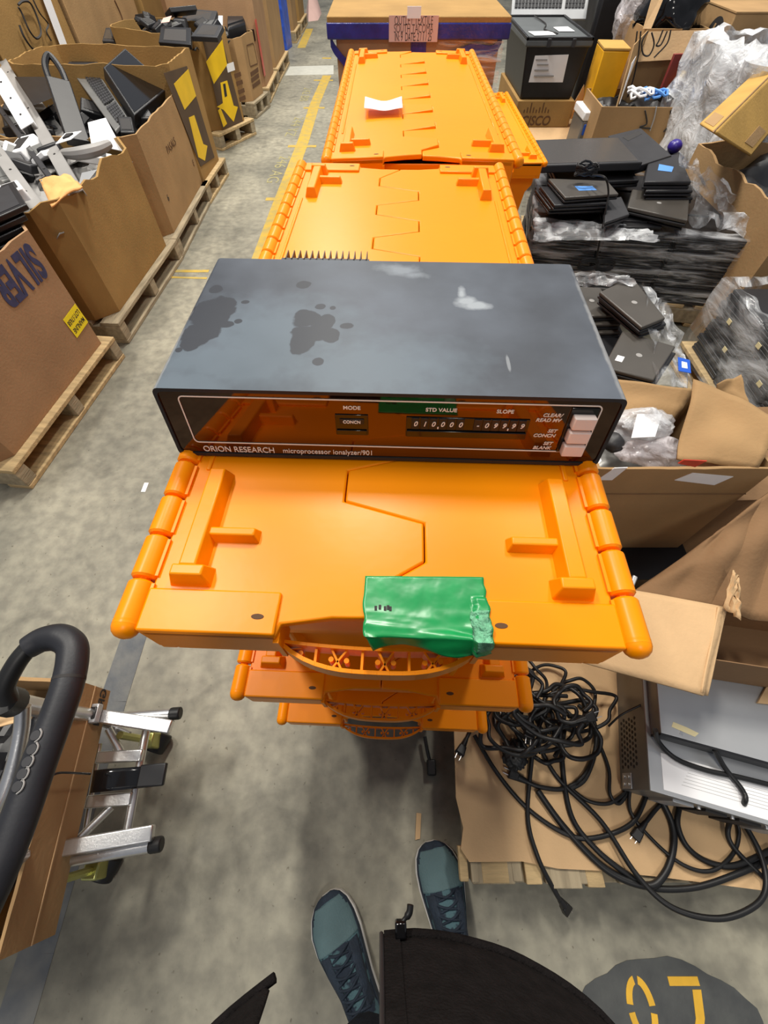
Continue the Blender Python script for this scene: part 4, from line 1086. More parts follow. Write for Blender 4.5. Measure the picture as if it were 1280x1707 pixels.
def curtain(name, label, pts, m, nu=18, nv=14, amp=.02, seed=0, cat='plastic wrap'):
    c = [Vector(p) for p in pts]
    mb = MB().grid(lambda u, v: bil(c, u, v) + Vector((amp * noise.noise(Vector((u * 5, v * 5, seed))), amp * noise.noise(Vector((u * 7, v * 3, seed + 3))), amp * noise.noise(Vector((u * 6, v * 6, seed + 7))))), nu, nv)
    return one(mb, name, label, cat, M[m], smooth=True)
curtain('loose_wrap', 'loose clear wrap bunched upright at the right of the loose laptops', [P(1160, 372, .47), P(1258, 392, .46), P(1200, 300, .62), P(1133, 256, .66)], 'wraploose', amp=.05, seed=2)
curtain('loose_wrap', 'loose clear wrap lying over the front left edge of the large stack', [P(888, 400, .45), P(1100, 402, .47), P(1080, 378, .48), P(892, 362, .485)], 'wraploose', amp=.02, seed=5)

# front pile of laptops in open wrap
fA = P(965, 640, .40); GF = 'laptops in the lower layers of the open front pile'
for layer in range(9):
    for r_ in range(2):
        p = Vector((.83 + random.uniform(-.012, .012), 1.26 + .26 * r_ + random.uniform(-.01, .01), .121 + layer * .0272))
        place(p, R(90) * 0 + random.uniform(-.04, .04), 'closed dark laptop in the open-topped wrapped pile', GF)
pallet('wooden_pallet', 'wooden pallet under the open-topped laptop pile', (.60, 1.10, 0), 0, .72, -.52, .12)
laptop('dark grey laptop lying flat at the left of the open pile', px4([(971, 528), (1030, 525), (1001, 479), (945, 476)], .435), m='laptop')
for k in range(2):
    laptop(('dark laptop just beneath the flat left laptop', 'dark laptop two below the flat left laptop')[k], px4([(975, 542 + 14 * k), (1036, 540 + 14 * k), (1006, 492 + 14 * k), (950, 489 + 14 * k)], .410 - .025 * k), m='laptop', emblem=False)
laptop('large laptop turned diagonally on top of the open pile', px4([(1070, 546), (1110, 530), (1054, 461), (999, 486)], .50), m='laptop', th=.026)
laptop('black laptop directly under the diagonal one', px4([(1068, 556), (1112, 540), (1056, 472), (998, 497)], .473), m='laptop2', emblem=False)
laptop('dark laptop with a round sticker and pale label, nearest in the open pile', px4([(1090, 634), (1127, 577), (1038, 551), (1005, 612)], .455), m='laptop', th=.026, emblem=True, sticker=('white', [(.22, .72), (.36, .72), (.36, .86), (.22, .86)]))
laptop('black laptop under the round-sticker laptop', px4([(1092, 644), (1128, 588), (1038, 562), (1004, 622)], .428), m='laptop2', emblem=False)
slabthing('phone', 'black phone standing against the round-sticker laptop', 'phone', px4([(998, 590), (1010, 594), (1004, 574), (994, 572)], .47), .01, 'black_gloss', bevel=.002)
curtain('loose_wrap', 'crumpled clear wrap hanging off the right side of the open pile', [P(1096, 640, .455), P(1156, 650, .33), P(1122, 522, .40), P(1072, 468, .51)], 'wraploose', amp=.035, seed=9)
curtain('loose_wrap', 'crumpled clear wrap along the back of the open pile', [P(925, 478, .46), P(1062, 472, .515), P(1048, 458, .53), P(925, 450, .50)], 'wraploose', amp=.02, seed=12)
slabthing('blue_card', 'small blue card stuck on the wrap of the open pile', 'card', [P(1131, 618, .405), P(1152, 622, .40), P(1150, 600, .40), P(1130, 595, .405)], .002, 'bluecard', bevel=.0005, extra=inset_panel('print_patch', .45, 'white', .0006))

# wrapped stack at the right edge
GR = 'dark laptops in the wrapped stack at the right edge'
for layer in range(11):
    for r_ in range(3):
        for c_ in range(2):
            p = Vector((1.64 + .25 * c_ + random.uniform(-.01, .01), 1.16 + .26 * r_ + random.uniform(-.01, .01), .121 + layer * .0272))
            dup(proto, p, (0, 0, R(90) * 0 + random.uniform(-.03, .03)), 'closed dark laptop in the slanting-wrapped stack at the right edge', GR, (.73, 1.05, 1))
pallet('wooden_pallet', 'wooden pallet under the wrapped stack at the right edge', (1.50, 1.02, 0), 0, .84, -.56, .12)
wrapbox('stretch_wrap', 'slanting clear wrap round the laptop stack at the right edge', Vector((1.50, 1.01, 0)), Vector((1, 0, 0)), Vector((0, 1, 0)), .56, .85, .10, .43, 'wrapx', amp=.02, topamp=.03)
for k, (y, z) in enumerate([(1.2, .36), (1.32, .30), (1.45, .38), (1.58, .27), (1.66, .35), (1.38, .22)]):
    tag(MB().box(0, .002, -.013, .013, -.009, .009).build('asset_label', M['socket'], None), 'small yellowed label stuck on the slanting-wrapped laptop stack', 'label', 'yellowed labels on the slanting-wrapped stack').location = (1.487, y, z)

# tall open carton at the right with black goods, and the taped gold carton on it
rc = thing('bulk_carton', 'tall open brown carton with a torn edge at the right side of the photo', 'cardboard box', (1.735, 1.99, .0), 0)
poly = []
for p, q in zip([(0, 0), (0, .96), (.9, .96), (.9, 0)], [(0, .96), (.9, .96), (.9, 0), (0, 0)]):
    for k in range(16): poly.append((p[0] + (q[0] - p[0]) * k / 16, p[1] + (q[1] - p[1]) * k / 16))
MB().ring(poly[::-1], 0, lambda x, y: .60 + .05 * noise.noise(Vector((x * 4, y * 5, 3))) + .015 * noise.noise(Vector((x * 22, y * 22, 3))), .012).build('carton_wall', M['card'], rc)
sc = MB().grid(lambda u, v: Vector((1.77 + .83 * u, 2.03 + .88 * v, .50 + .09 * noise.noise(Vector((u * 6, v * 6, 2))))), 26, 26)
o = one(sc, 'black_scrap', 'jumble of black parts inside the tall open carton', 'scrap', M['black'], solid=.004); o['kind'] = 'stuff'
gt = W('taped_carton', 'gold-brown taped carton tilted on the rim of the tall open carton', 'cardboard box', P(1250, 240, .60))
g0, g1_, g2_, g3_ = P(1190, 222, .84), P(1252, 262, .66), P(1360, 180, .70), P(1290, 122, .86)
g2_ = g1_ + (g3_ - g0); e3 = P(1163, 206, .81) - g0
MB().hexa([g1_ + e3, g1_, g2_, g2_ + e3, g0 + e3, g0, g3_, g3_ + e3]).build('carton_body', M['card_gold'], gt, bevel=.012)
ng = (g1_ - g0).cross(g3_ - g0).normalized(); ng = ng if ng.z > 0 else -ng; nt_ = (g3_ - g0).cross(e3).normalized(); nt_ = nt_ if nt_.z > 0 else -nt_
for nm, cc_, nn_, m_ in (('tape_patch', [bil([g0, g1_, g2_, g3_], a, b) for a, b in ((.62, .10), (.86, .10), (.86, .36), (.62, .36))], ng, 'card'), ('tape_patch', [g0 + e3 * a + (g3_ - g0) * b for a, b in ((.25, .05), (.8, .05), (.8, .2), (.25, .2))], nt_, 'card'), ('seam', [g0 + e3 * a + (g3_ - g0) * b for a, b in ((.04, .0), (.10, .0), (.10, 1), (.04, 1))], nt_, 'card_dark')):
    MB().hexa([q - nn_ * .001 for q in cc_] + [q + nn_ * .0015 for q in cc_]).build(nm, M[m_], gt)
def blob(name, label, cat, c, r, m, amp=.25, seed=0, sub=4, freq=2.5, group=None):
    bm = bmesh.new(); bmesh.ops.create_icosphere(bm, subdivisions=sub, radius=1)
    mb = MB(); vs = []
    for v in bm.verts:
        p = v.co.copy(); k = 1 + amp * noise.noise(p * freq + Vector((seed, 0, 0))) + amp * .4 * noise.noise(p * freq * 3 + Vector((0, seed, 0)))
        vs.append(Vector((c[0] + p.x * r[0] * k, c[1] + p.y * r[1] * k, c[2] + p.z * r[2] * k)))
    mb.add(vs, [tuple(v.index for v in f.verts) for f in bm.faces]); bm.free()
    return one(mb, name, label, cat, M[m], group, smooth=True)
# big pale wrapped load behind
wl = wrapbox('wrapped_load', 'big load under pale shiny wrap behind the gold-brown carton', Vector((1.90, 3.02, 0)), Vector((1, 0, 0)), Vector((0, 1, 0)), 1.2, .8, .0, .88, 'bubble', amp=.10, topamp=.08, zf=5)
MB().box(1.93, 3.07, 3.06, 3.78, 0, .84).build('load', M['silver'], wl, bevel=.02)
# printed carton with a round mark
hx = 2.19
hb = thing('carton', 'brown carton with a round black printed mark at the top right', 'cardboard box', (hx, 4.0, 0), 0)
MB().box(0, 1.1, 0, .85, 0, .93).build('carton_body', M['card'], hb, bevel=.006)
MB().box(-.003, 1.103, -.003, .42, .93, .937).build('flap', M['card'], hb); MB().box(-.003, 1.103, .425, .853, .93, .937).build('flap', M['card'], hb)
HFm = frame((-.0015, .16, .79), (0, -1, 0), (0, 0, 1))
MB().prism([(.11 * math.cos(a), .11 * math.sin(a)) for a in [i * math.pi / 16 for i in range(32)]], 0, .001, M=HFm).build('round_mark', M['ink'], hb)
text_mesh('lettering', 'hp', .17, M['card'], hb, HFm @ Matrix.Translation((0, .01, .0016)), shear=.35, thick=.002)

# black lidded case on the marked carton
Yc = 4.2
x0, x1 = PY(864, 165, Yc).x, PY(958, 170, Yc).x
cz = PY(900, 168, Yc).z; cb_ = PY(900, 212, Yc).z
cs = thing('carton', 'flat brown carton printed CISCO under the black lidded case', 'cardboard box', (x0, Yc, cb_), 0)
MB().box(0, x1 - x0, 0, .8, 0, cz - cb_).build('carton_body', M['card_warm'], cs, bevel=.004)
MB().hexa([(x1 - x0 + .002, .0, cz - cb_ - .10), (x1 - x0 + .12, .06, cz - cb_ - .10), (x1 - x0 + .12, .07, cz - cb_ - .10), (x1 - x0 + .002, .01, cz - cb_ - .10), (x1 - x0 + .002, .0, cz - cb_), (x1 - x0 + .04, .02, cz - cb_ + .08), (x1 - x0 + .04, .03, cz - cb_ + .08), (x1 - x0 + .002, .01, cz - cb_)]).build('flap', M['card_light'], cs)
tp0 = PY(892, 202, Yc)
text_mesh('print', 'CISCO', .075, M['inkbrown'], cs, frame((tp0.x - x0, -.001, tp0.z - cb_), (1, 0, 0), (0, 0, 1)), xscale=1.0, shear=.15, thick=.0015)
for k, hgt in enumerate((.018, .03, .055, .03, .018, .03, .055, .03, .018)):
    b_ = PY(873 + 5 * k, 188, Yc); MB().box(b_.x - x0 - .004, b_.x - x0 + .004, -.0015, .001, b_.z - cb_, b_.z - cb_ + hgt).build('logo_bar', M['inkbrown'], cs)
lowb = thing('carton', 'pale brown open carton under the carton printed CISCO', 'cardboard box', (x0 + .02, Yc - .02, 0), 0)
MB().box(0, x1 - x0 + .12, 0, .7, 0, cb_ - .002).build('carton_body', M['card_light'], lowb, bevel=.004)
MB().slab([(.02, -.16, cb_ - .09), (x1 - x0 + .06, -.14, cb_ - .10), (x1 - x0 + .10, 0, cb_ - .004), (0, 0, cb_ - .004)], .006).build('flap', M['card_light'], lowb)
ctz = PY(930, 66, Yc).z
bc = thing('lidded_case', 'black lidded plastic case with a white paper pouch on its front', 'plastic case', (x0 - .01, Yc + .01, cz), 0)
cw = x1 - x0 + .01
MB().hexa([(.03, .02, 0), (cw - .03, .02, 0), (cw - .03, .75, 0), (.03, .75, 0), (0, 0, ctz - cz - .02), (cw, 0, ctz - cz - .02), (cw, .80, ctz - cz - .02), (0, .80, ctz - cz - .02)]).build('case_body', M['black'], bc, bevel=.01)
lid = MB().box(-.012, cw + .012, -.012, .81, ctz - cz - .035, ctz - cz); lid = lid.build('lid', mat('lid_grey', srgb(86, 90, 92), .5, 0, 6, .1), bc, bevel=.008)
for y0_, y1_, xx0, xx1 in ((-.012, .006, -.012, cw + .012), (.80, .815, -.012, cw + .012), (-.012, .81, -.012, .004), (-.012, .81, cw - .004, cw + .012)):
    MB().box(xx0, xx1, y0_, y1_, ctz - cz - .005, ctz - cz + .012).build('rim', M['black'], lid, bevel=.003)
for fx in (.33, .72): MB().box(cw * fx - .012, cw * fx + .012, -.022, -.008, ctz - cz - .035, ctz - cz + .006).build('latch', M['charcoal'], bc, bevel=.002)
pp0, pp1 = PY(882, 144, Yc), PY(944, 92, Yc)
def onf(u, v): q = PY(u, v, Yc + .01); return (q.x - (x0 - .01), q.z - cz)
pw = [onf(880, 145), onf(937, 146), onf(948, 91), onf(892, 93)]
mb = MB().add([(a, -.006 + .028 * (1 - b / (ctz - cz)), b) for a, b in pw] + [(a, .010 + .028 * (1 - b / (ctz - cz)), b) for a, b in pw], [(3, 2, 1, 0), (4, 5, 6, 7), (0, 1, 5, 4), (1, 2, 6, 5), (2, 3, 7, 6), (3, 0, 4, 7)]); mb.build('paper_pouch', M['white'], bc)
for (u, v, w_) in ((900, 101, .10), (902, 109, .10), (900, 118, .12), (904, 128, .16)):
    a, b = onf(u, v); MB().box(a - w_ / 2 + .02, a + w_ / 2, -.008 + .028 * (1 - b / (ctz - cz)), .0, b, b + .006).build('print_line', M['grey'], bc)
slabthing('paper_scrap', 'torn white paper scrap at the left of the black case lid', 'paper', [PY(882, 50, Yc + .12).lerp(PY(882, 50, Yc + .12), 1) * 0 + Vector((x0 + .05, Yc + .10, ctz + .006)), Vector((x0 + .20, Yc + .12, ctz + .006)), Vector((x0 + .19, Yc + .24, ctz + .006)), Vector((x0 + .03, Yc + .23, ctz + .006))], .004, 'white', bevel=.001)
slabthing('paper_scrap', 'white paper scrap at the right of the black case lid', 'paper', [Vector((x0 + .25, Yc + .24, ctz + .006)), Vector((x0 + .36, Yc + .24, ctz + .006)), Vector((x0 + .35, Yc + .40, ctz + .006)), Vector((x0 + .24, Yc + .38, ctz + .006))], .004, 'white', bevel=.001)
wi = MB().tube(catmull([Vector((x0 + .18, Yc + .78, ctz + .01)), Vector((x0 + .21, Yc + .5, ctz + .006)), Vector((x0 + .16, Yc + .3, ctz + .006)), Vector((x0 + .22, Yc + .15, ctz + .006))], 6), .004, 6)
one(wi, 'thin_cord', 'thin black cord curving across the black case lid', 'cable', M['ink'])
slabthing('keyboard', 'pale keyboard standing on the far end of the black case', 'keyboard', [Vector((x0 + .02, Yc + .88, ctz - .02)), Vector((x0 + .62, Yc + .88, ctz - .02)), Vector((x0 + .62, Yc + .98, ctz + .14)), Vector((x0 + .02, Yc + .98, ctz + .14))], .02, 'silver', extra=keys)

# dark load, yellow carton, pale bag
dk = thing('dark_load', 'tall load under black film behind the yellow carton', 'wrapped load', (1.85, 5.0, 0), 0)
MB().box(-.2, 1.0, 0, 1.0, 0, 1.12).build('film', M['black'], dk, bevel=.03)
yq = [PY(980, 172, 4.05), PY(1004, 180, 4.05)]
yb = thing('yellow_carton', 'upright bright yellow carton beside the dark load', 'carton', (yq[0].x, 4.05, 0), R(-6))
MB().box(0, .17, 0, .25, 0, .765).build('carton_body', mat('yellow_card', srgb(232, 170, 20), .45, 0, 8, .1), yb, bevel=.006)
MB().box(-.001, .171, -.001, .251, .765, .78).build('carton_lid', M['card_gold'], yb, bevel=.004)
blob('plastic_bag', 'pale greenish plastic bag between the yellow carton and the cord-draped cartons', 'bag', (1.76, 4.55, .86), (.10, .14, .20), 'bag', .25, 3)

# two cartons with cables
Yd = 3.66
lx0, lx1 = PY(1005, 172, Yd).x, PY(1143, 182, Yd).x
lz = PY(1075, 178, Yd).z
cd = thing('carton', 'brown open carton full of cables and parts behind the loose monitors', 'cardboard box', (lx0, Yd, 0), R(-2))
lw = lx1 - lx0
MB().ring([(0, 0), (0, .42), (lw, .42), (lw, 0)], 0, lambda x, y: lz + .008 * noise.noise(Vector((x * 20, y * 20, 1))), .01).build('carton_wall', M['card'], cd)
o = one(MB().grid(lambda u, v: Vector((lx0 + .02 + (lw - .04) * u, Yd + .02 + .36 * v, lz - .05 + .05 * noise.noise(Vector((u * 6, v * 6, 9))))), 20, 12), 'black_scrap', 'black parts filling the open carton of cables', 'scrap', M['black'], solid=.004); o['kind'] = 'stuff'
for i, (u, v, m, lab) in enumerate([(1062, 168, 'white', 'white cable bundle at the left'), (1085, 170, 'bluelabel', 'pale blue cable bundle in the middle'), (1120, 172, 'silver', 'silver grey cable bundle at the right')]):
    c = PY(u, v, Yd + .12); mb = MB()
    for k in range(3): mb.tube([c + Vector((.07 * math.cos(a + k), .05 * math.sin(a * 1.3), .03 + .012 * math.sin(3 * a) + .01 * k)) for a in [j * .5 for j in range(13)]], .008, 6)
    one(mb, 'cable_bundle', lab + ' of the open carton of parts', 'cable', M[m])
c0_ = P(1068, 185, lz)
for i, pts in enumerate([[(1094, 178), (1090, 198), (1083, 218)], [(1075, 184), (1078, 206), (1066, 212), (1085, 214)], [(1118, 184), (1116, 206), (1106, 220)]]):
    mb = MB().tube(catmull([PY(u, v, Yd - .02) for u, v in pts], 6), .004, 6)
    one(mb, 'thin_cord', ('pale cord', 'left black cord', 'right black cord')[i] + ' hanging down the front of the carton of parts', 'cable', M['silver' if i == 0 else 'ink'])
Ye = 4.12
ux0, ux1 = PY(1042, 150, Ye).x, PY(1140, 150, Ye).x
uz = PY(1110, 100, Ye).z; ut = PY(1110, 48, Ye).z
cu_ = thing('carton', 'tall brown carton with an open light flap and cords draped over it', 'cardboard box', (ux0, Ye, 0), 0)
uw = ux1 - ux0
MB().ring([(0, 0), (0, .5), (uw, .5), (uw, 0)], 0, ut, .012).build('carton_wall', M['card'], cu_)
MB().slab([(-.01, -.05, uz), (uw + .02, -.06, uz + .02), (uw + .05, -.02, ut), (.02, -.01, ut - .01)], .008).build('flap', M['card_light'], cu_)
MB().slab([(-.14, -.30, uz - .20), (-.02, -.02, uz - .16), (.03, .02, ut), (-.10, -.14, ut - .05)], .006).build('flap', M['card'], cu_)
MB().slab([(-.12, -.275, uz - .16), (-.06, -.135, uz - .15), (-.04, -.09, ut - .10), (-.10, -.20, ut - .12)], .002).build('label', M['white'], cu_)
MB().slab([(-.02, .0, ut), (.03, .0, ut), (.10, .12, ut + .22), (.0, .10, ut + .22)], .008).build('flap', M['card_light'], cu_)
MB().box(uw * .78, uw * .92, -.003, .0, uz - .12, uz - .03).build('tape', M['card_light'], cu_)
blob('black_bag', 'shiny black bag bulging out of the tall carton with cords', 'bag', (ux0 + uw * .52, Ye + .26, ut + .03), (uw * .50, .26, .16), 'black_gloss', .2, 5)
mb_l = [[(1062, 52), (1058, 80), (1050, 110), (1040, 150), (1020, 166)], [(1068, 52), (1064, 90), (1056, 130), (1046, 162)], [(1080, 52), (1070, 70), (1072, 90), (1082, 92), (1090, 74), (1086, 54)], [(1105, 50), (1098, 68), (1094, 76), (1102, 74), (1112, 52)], [(1118, 50), (1112, 72), (1094, 92), (1090, 96)]]
for i, pts in enumerate(mb_l):
    one(MB().tube(catmull([PY(u, v, Ye - .09) for u, v in pts], 6), .0045, 6), 'thin_cord', ('long black cord swinging left', 'black cord beside the leftmost cord', 'looped black cord in the middle', 'short looped black cord right of the middle', 'rightmost black cord')[i] + ' over the light carton flap', 'cable', M['ink'])
rb = thing('book', 'dark red and black folder standing between the cable carton and the pale wrapped load', 'folder', (lx1 - .06, Yd + .32, lz - .12), R(10))
MB().box(0, .10, 0, .02, 0, .30).build('cover', mat('dark_red_card', srgb(130, 50, 46), .6), rb, bevel=.002); MB().box(-.001, .101, -.001, .021, 0, .12).build('lower_band', M['black'], rb)
cu2 = MB().tube([(lx1 + .02, Yd + .3, lz + .02), (lx1 + .05, Yd + .32, lz + .10)], .02, 10)
one(cu2, 'yellow_tube', 'short yellow plastic tube sticking up by the red folder', 'tube', M['yellow'])
bb_ = PY(925, 200, 3.9)
bk = thing('storage_bin', 'small grey bin with a white cover and blue liner beside the carton printed CISCO', 'bin', (PY(968, 215, 3.85).x, 3.85, 0), 0)
bz = PY(985, 186, 3.85).z
MB().box(0, .20, 0, .25, 0, bz - .05).build('bin_body', M['midgrey'], bk, bevel=.01); MB().box(0.01, .19, -.002, .2, bz - .13, bz - .06).build('liner', M['bluecard'], bk, bevel=.01); MB().box(-.005, .205, -.005, .255, bz - .05, bz).build('cover', M['white'], bk, bevel=.008)
blob('purple_cap', 'small purple plastic cap beside the pale wrapped load', 'cap', tuple(P(1125, 244, .60)), (.036, .036, .03), 'purple', .05, 3, 3)
one(MB().box(P(1125, 244, .6).x - .05, P(1125, 244, .6).x + .05, P(1125, 244, .6).y - .05, P(1125, 244, .6).y + .05, 0, .57), 'small_box', 'narrow upright black box carrying the purple cap', 'box', M['black'], bevel=.004)

# ------------------------------------------------------------------ open carton with bubble-wrapped goods
ax0, ax1, ay0, ay1, az0, az1 = .515, .945, .63, .97, .22, .62
ca = W('carton', 'open brown carton full of bubble-wrapped goods right of the analyser', 'cardboard box', (ax0, ay0, az0))
pl_ = []
for p, q in zip([(ax0, ay0), (ax0, ay1), (ax1, ay1), (ax1, ay0)], [(ax0, ay1), (ax1, ay1), (ax1, ay0), (ax0, ay0)]):
    for k in range(20): pl_.append((p[0] + (q[0] - p[0]) * k / 20, p[1] + (q[1] - p[1]) * k / 20))
MB().ring(pl_, az0, lambda x, y: az1 - (.05 if y > .9 else 0) + .006 * noise.noise(Vector((x * 14, y * 14, 2))), .007).build('carton_wall', M['card'], ca)
def bent(pts, name, m, parent, amp=.012, seed=0, th=.005, nu=14, nv=14):
    c = [Vector(p) for p in pts]
    return MB().grid(lambda u, v: bil(c, u, v) + Vector((0, 0, amp * noise.noise(Vector((u * 2.2, v * 2.2, seed))))), nu, nv).build(name, M[m], parent, solid=th)
bent([P(1005, 628, .60), P(1158, 650, .60), P(1125, 700, .56), P(1000, 700, .55)], 'back_flap', 'card', ca, seed=1)
bent([P(1128, 765, .60), P(1262, 782, .62), P(1300, 700, .66), P(1156, 632, .64)], 'side_flap', 'card', ca, seed=2, amp=.02)
bent([P(1190, 668, .60), P(1250, 690, .62), P(1235, 625, .66), P(1195, 640, .64)], 'side_flap', 'card', ca, seed=3)
MB().box(ax0 + .0, ax1, ay0 - .0025, ay0 - .0005, az1 - .1025, az1 - .1).build('crease', M['card_dark'], ca)
def onfront(u, v): q = PY(u, v, ay0); return q
MB().add([onfront(995, 800) + Vector((0, -.001, 0)), onfront(1020, 800) + Vector((0, -.001, 0)), onfront(1046, 779) + Vector((0, -.001, 0)), onfront(1024, 780) + Vector((0, -.001, 0)),
          onfront(995, 800) + Vector((0, .001, 0)), onfront(1020, 800) + Vector((0, .001, 0)), onfront(1046, 779) + Vector((0, .001, 0)), onfront(1024, 780) + Vector((0, .001, 0))], [(0, 1, 2, 3), (7, 6, 5, 4), (0, 4, 5, 1), (1, 5, 6, 2), (2, 6, 7, 3), (3, 7, 4, 0)]).build('address_label', M['white'], ca)
q4 = [onfront(1124, 800), onfront(1190, 808), onfront(1222, 794), onfront(1154, 788)]
MB().add([q + Vector((0, -.0015, 0)) for q in q4] + [q + Vector((0, .001, 0)) for q in q4], [(0, 1, 2, 3), (7, 6, 5, 4), (0, 4, 5, 1), (1, 5, 6, 2), (2, 6, 7, 3), (3, 7, 4, 0)]).build('address_label', M['white'], ca)
q4 = [onfront(1130, 772), onfront(1158, 778), onfront(1178, 768), onfront(1140, 766)]
MB().add([q + Vector((0, -.0015, 0)) for q in q4] + [q + Vector((0, .001, 0)) for q in q4], [(0, 1, 2, 3), (7, 6, 5, 4), (0, 4, 5, 1), (1, 5, 6, 2), (2, 6, 7, 3), (3, 7, 4, 0)]).build('red_tape', M['red'], ca)
b1 = blob('bubble_wrapped_bundle', 'bubble-wrapped bundle with white paper in the open carton', 'package', tuple(P(1068, 712, .56)), (.085, .055, .05), 'bubble', .22, 2)
blob('dark_coil', 'dark grey coiled piece at the left end of the bubble-wrapped bundle', 'coil', tuple(P(1022, 738, .55)), (.028, .03, .025), 'charcoal', .12, 8, 3)
blob('clear_bag', 'pinkish clear bag in front of the bubble-wrapped bundle', 'bag', tuple(P(1095, 755, .55)), (.10, .045, .035), 'bag', .25, 6)
blob('pink_pouch', 'pink pouch showing at the right inside the open carton', 'pouch', tuple(P(1185, 766, .56)), (.05, .03, .025), 'pinkpaper', .2, 9, 3)
blob('grey_filler_bag', 'grey padding bag at the bottom of the open carton', 'bag', (.72, .80, .36), (.19, .14, .12), 'midgrey', .2, 11)
bd = slabthing('paper_note', 'white paper with a blue mark between the orange tote and the open carton', 'paper', [P(984, 790, .60), P(1003, 768, .60), P(990, 735, .62), P(978, 745, .62)], .002, 'white', bevel=.0005, extra=inset_panel('blue_mark', .25, 'bluecard', .0006))
slabthing('white_paper', 'white paper sheet round the bubble-wrapped bundle', 'paper', [P(1052, 730, .60), P(1092, 728, .605), P(1104, 690, .60), P(1062, 690, .615)], .0015, 'white', bevel=.0004)
xc = thing('closed_carton', 'plain brown carton squeezed between the open carton and the slanting-wrapped stack', 'cardboard box', (.975, .66, .0), R(2))
MB().box(0, .48, 0, .36, 0, .44).build('carton_body', M['card_dark'], xc, bevel=.005)
MB().box(-.002, .482, -.002, .178, .44, .446).build('flap', M['card_dark'], xc); MB().box(-.002, .482, .182, .362, .44, .446).build('flap', M['card_dark'], xc)
sp = thing('black_device', 'black filler box added to darken the gap beneath the open carton of bubble wrap', 'electronic device', (.50, .52, .128), 0)  # added box: props up the open carton and blackens the gap below
MB().box(0, .47, 0, .46, 0, .090).build('shell', M['black'], sp, bevel=.004)

# ------------------------------------------------------------------ near right pallet, cardboard, servers, carton on them
nP = P(772, 1470, .12)
pallet('wooden_pallet', 'worn wooden pallet under the cardboard sheet and cables', (nP.x + .022, nP.y - .005, 0), 0, 1.20, -1.3, .12, None, 'wood2', nb=8)
# board ends along the near edge
for k in range(7):
    x = nP.x + .02 + k * .115
sheet_px = [(757, 1225), (760, 1330), (772, 1380), (768, 1415), (782, 1437), (870, 1436), (930, 1448), (1010, 1452), (1100, 1462), (1330, 1492)]
pts = [P(u, v, .126) for u, v in sheet_px]
poly = [(p.x, p.y) for p in pts] + [(1.40, .60), (.235, .60)]
cbd = MB().prism(poly, .1215, .127)
one(cbd, 'cardboard_sheet', 'flat cardboard sheet lying on the near right pallet under the cables', 'cardboard sheet', M['card_light'])
for k, (u0, u1, v0, v1) in enumerate([(765, 782, 1437, 1470), (784, 800, 1440, 1472), (802, 850, 1441, 1473), (852, 872, 1443, 1470), (874, 905, 1444, 1475), (916, 972, 1450, 1482), (976, 1010, 1456, 1480)]):
    a = P(u0, v0, .121); b = P(u1, v1, .121)
    bb = MB().box(a.x, b.x, b.y, a.y + .03, .121 - .022, .121).build('end_board', M['wood2' if k % 2 else 'wood'], None, bevel=.002)
    tag(bb, 'short pallet board end sticking out under the cardboard sheet', 'board', 'pallet board ends at the near edge of the cardboard')
ra = R(-15)
sv = P(1083, 1318, .267)
def server(label, corner, z0, z1, w, d, top, parts):
    t = thing('rack_server', label, 'server', (corner.x, corner.y, z0), ra)
    h = z1 - z0
    MB().box(0, w, 0, d, 0, h).build('chassis', M['midgrey'], t, bevel=.002)
    MB().box(.001, w - .001, .001, d, h - .0005, h + .0012).build('cover', M[top], t, bevel=.0006)
    parts(t, w, d, h); return t
def low_parts(t, w, d, h):
    for i in range(9):
        for j in range(6): MB().tube([(-.0008, .05 + .013 * i + (.006 if j % 2 else 0), .018 + .014 * j), (.002, .05 + .013 * i + (.006 if j % 2 else 0), .018 + .014 * j)], .0042, 6).build('vent_hole', M['ink'], t)
    br = MB().box(-.003, .0, .002, .036, .018, .062).build('bracket', M['silver'], t, bevel=.001)
    for y, z in ((.011, .029), (.027, .029), (.011, .051), (.027, .051)): MB().tube([(-.0055, y, z), (-.0025, y, z)], .0035, 8).build('screw', M['alu'], br)
    lb = MB().box(.03, .66, .010, .085, h + .001, h + .0018).build('spec_label', M['white'], t)
    for k in range(6): MB().box(.07 + .004 * k, .07 + .28 + .02 * (k % 3), .030 + .007 * k, .0306 + .007 * k, h + .0017, h + .0022).build('print_line', M['grey'], lb)
    for k in range(9):
        x = .06 + k * .07; MB().box(x, x + .045, -.006, .001, .012, h - .02).build('port', M['ink' if k % 3 else 'silver'], t, bevel=.001)
        MB().tube([(x + .055, -.006, h - .02), (x + .055, .001, h - .02)], .004, 8).build('thumb_screw', M['alu'], t)
server('lower rack server with a perforated side, a white label and rear ports', sv, .128, .267, .72, .40, 'silver', low_parts)
uc = P(1101, 1222, .312)
def up_parts(t, w, d, h):
    MB().box(.0, w, -.004, .001, 0.001, h).build('gap_shade', M['black'], t)  # black strip painting in the shade of the gap between the servers
    MB().tube([(.045, .012, h), (.045, .012, h + .003)], .004, 10).build('screw', M['alu'], t)
    MB().prism([(.025, .02), (.075, .012), (.085, .022), (.06, .028), (.03, .032)], h + .0012, h + .0018).build('tape_residue', M['socket'], t)
server('upper grey rack server cover with a strip of yellowed tape residue', uc, .2695, .312, .68, .32, 'silver', up_parts)
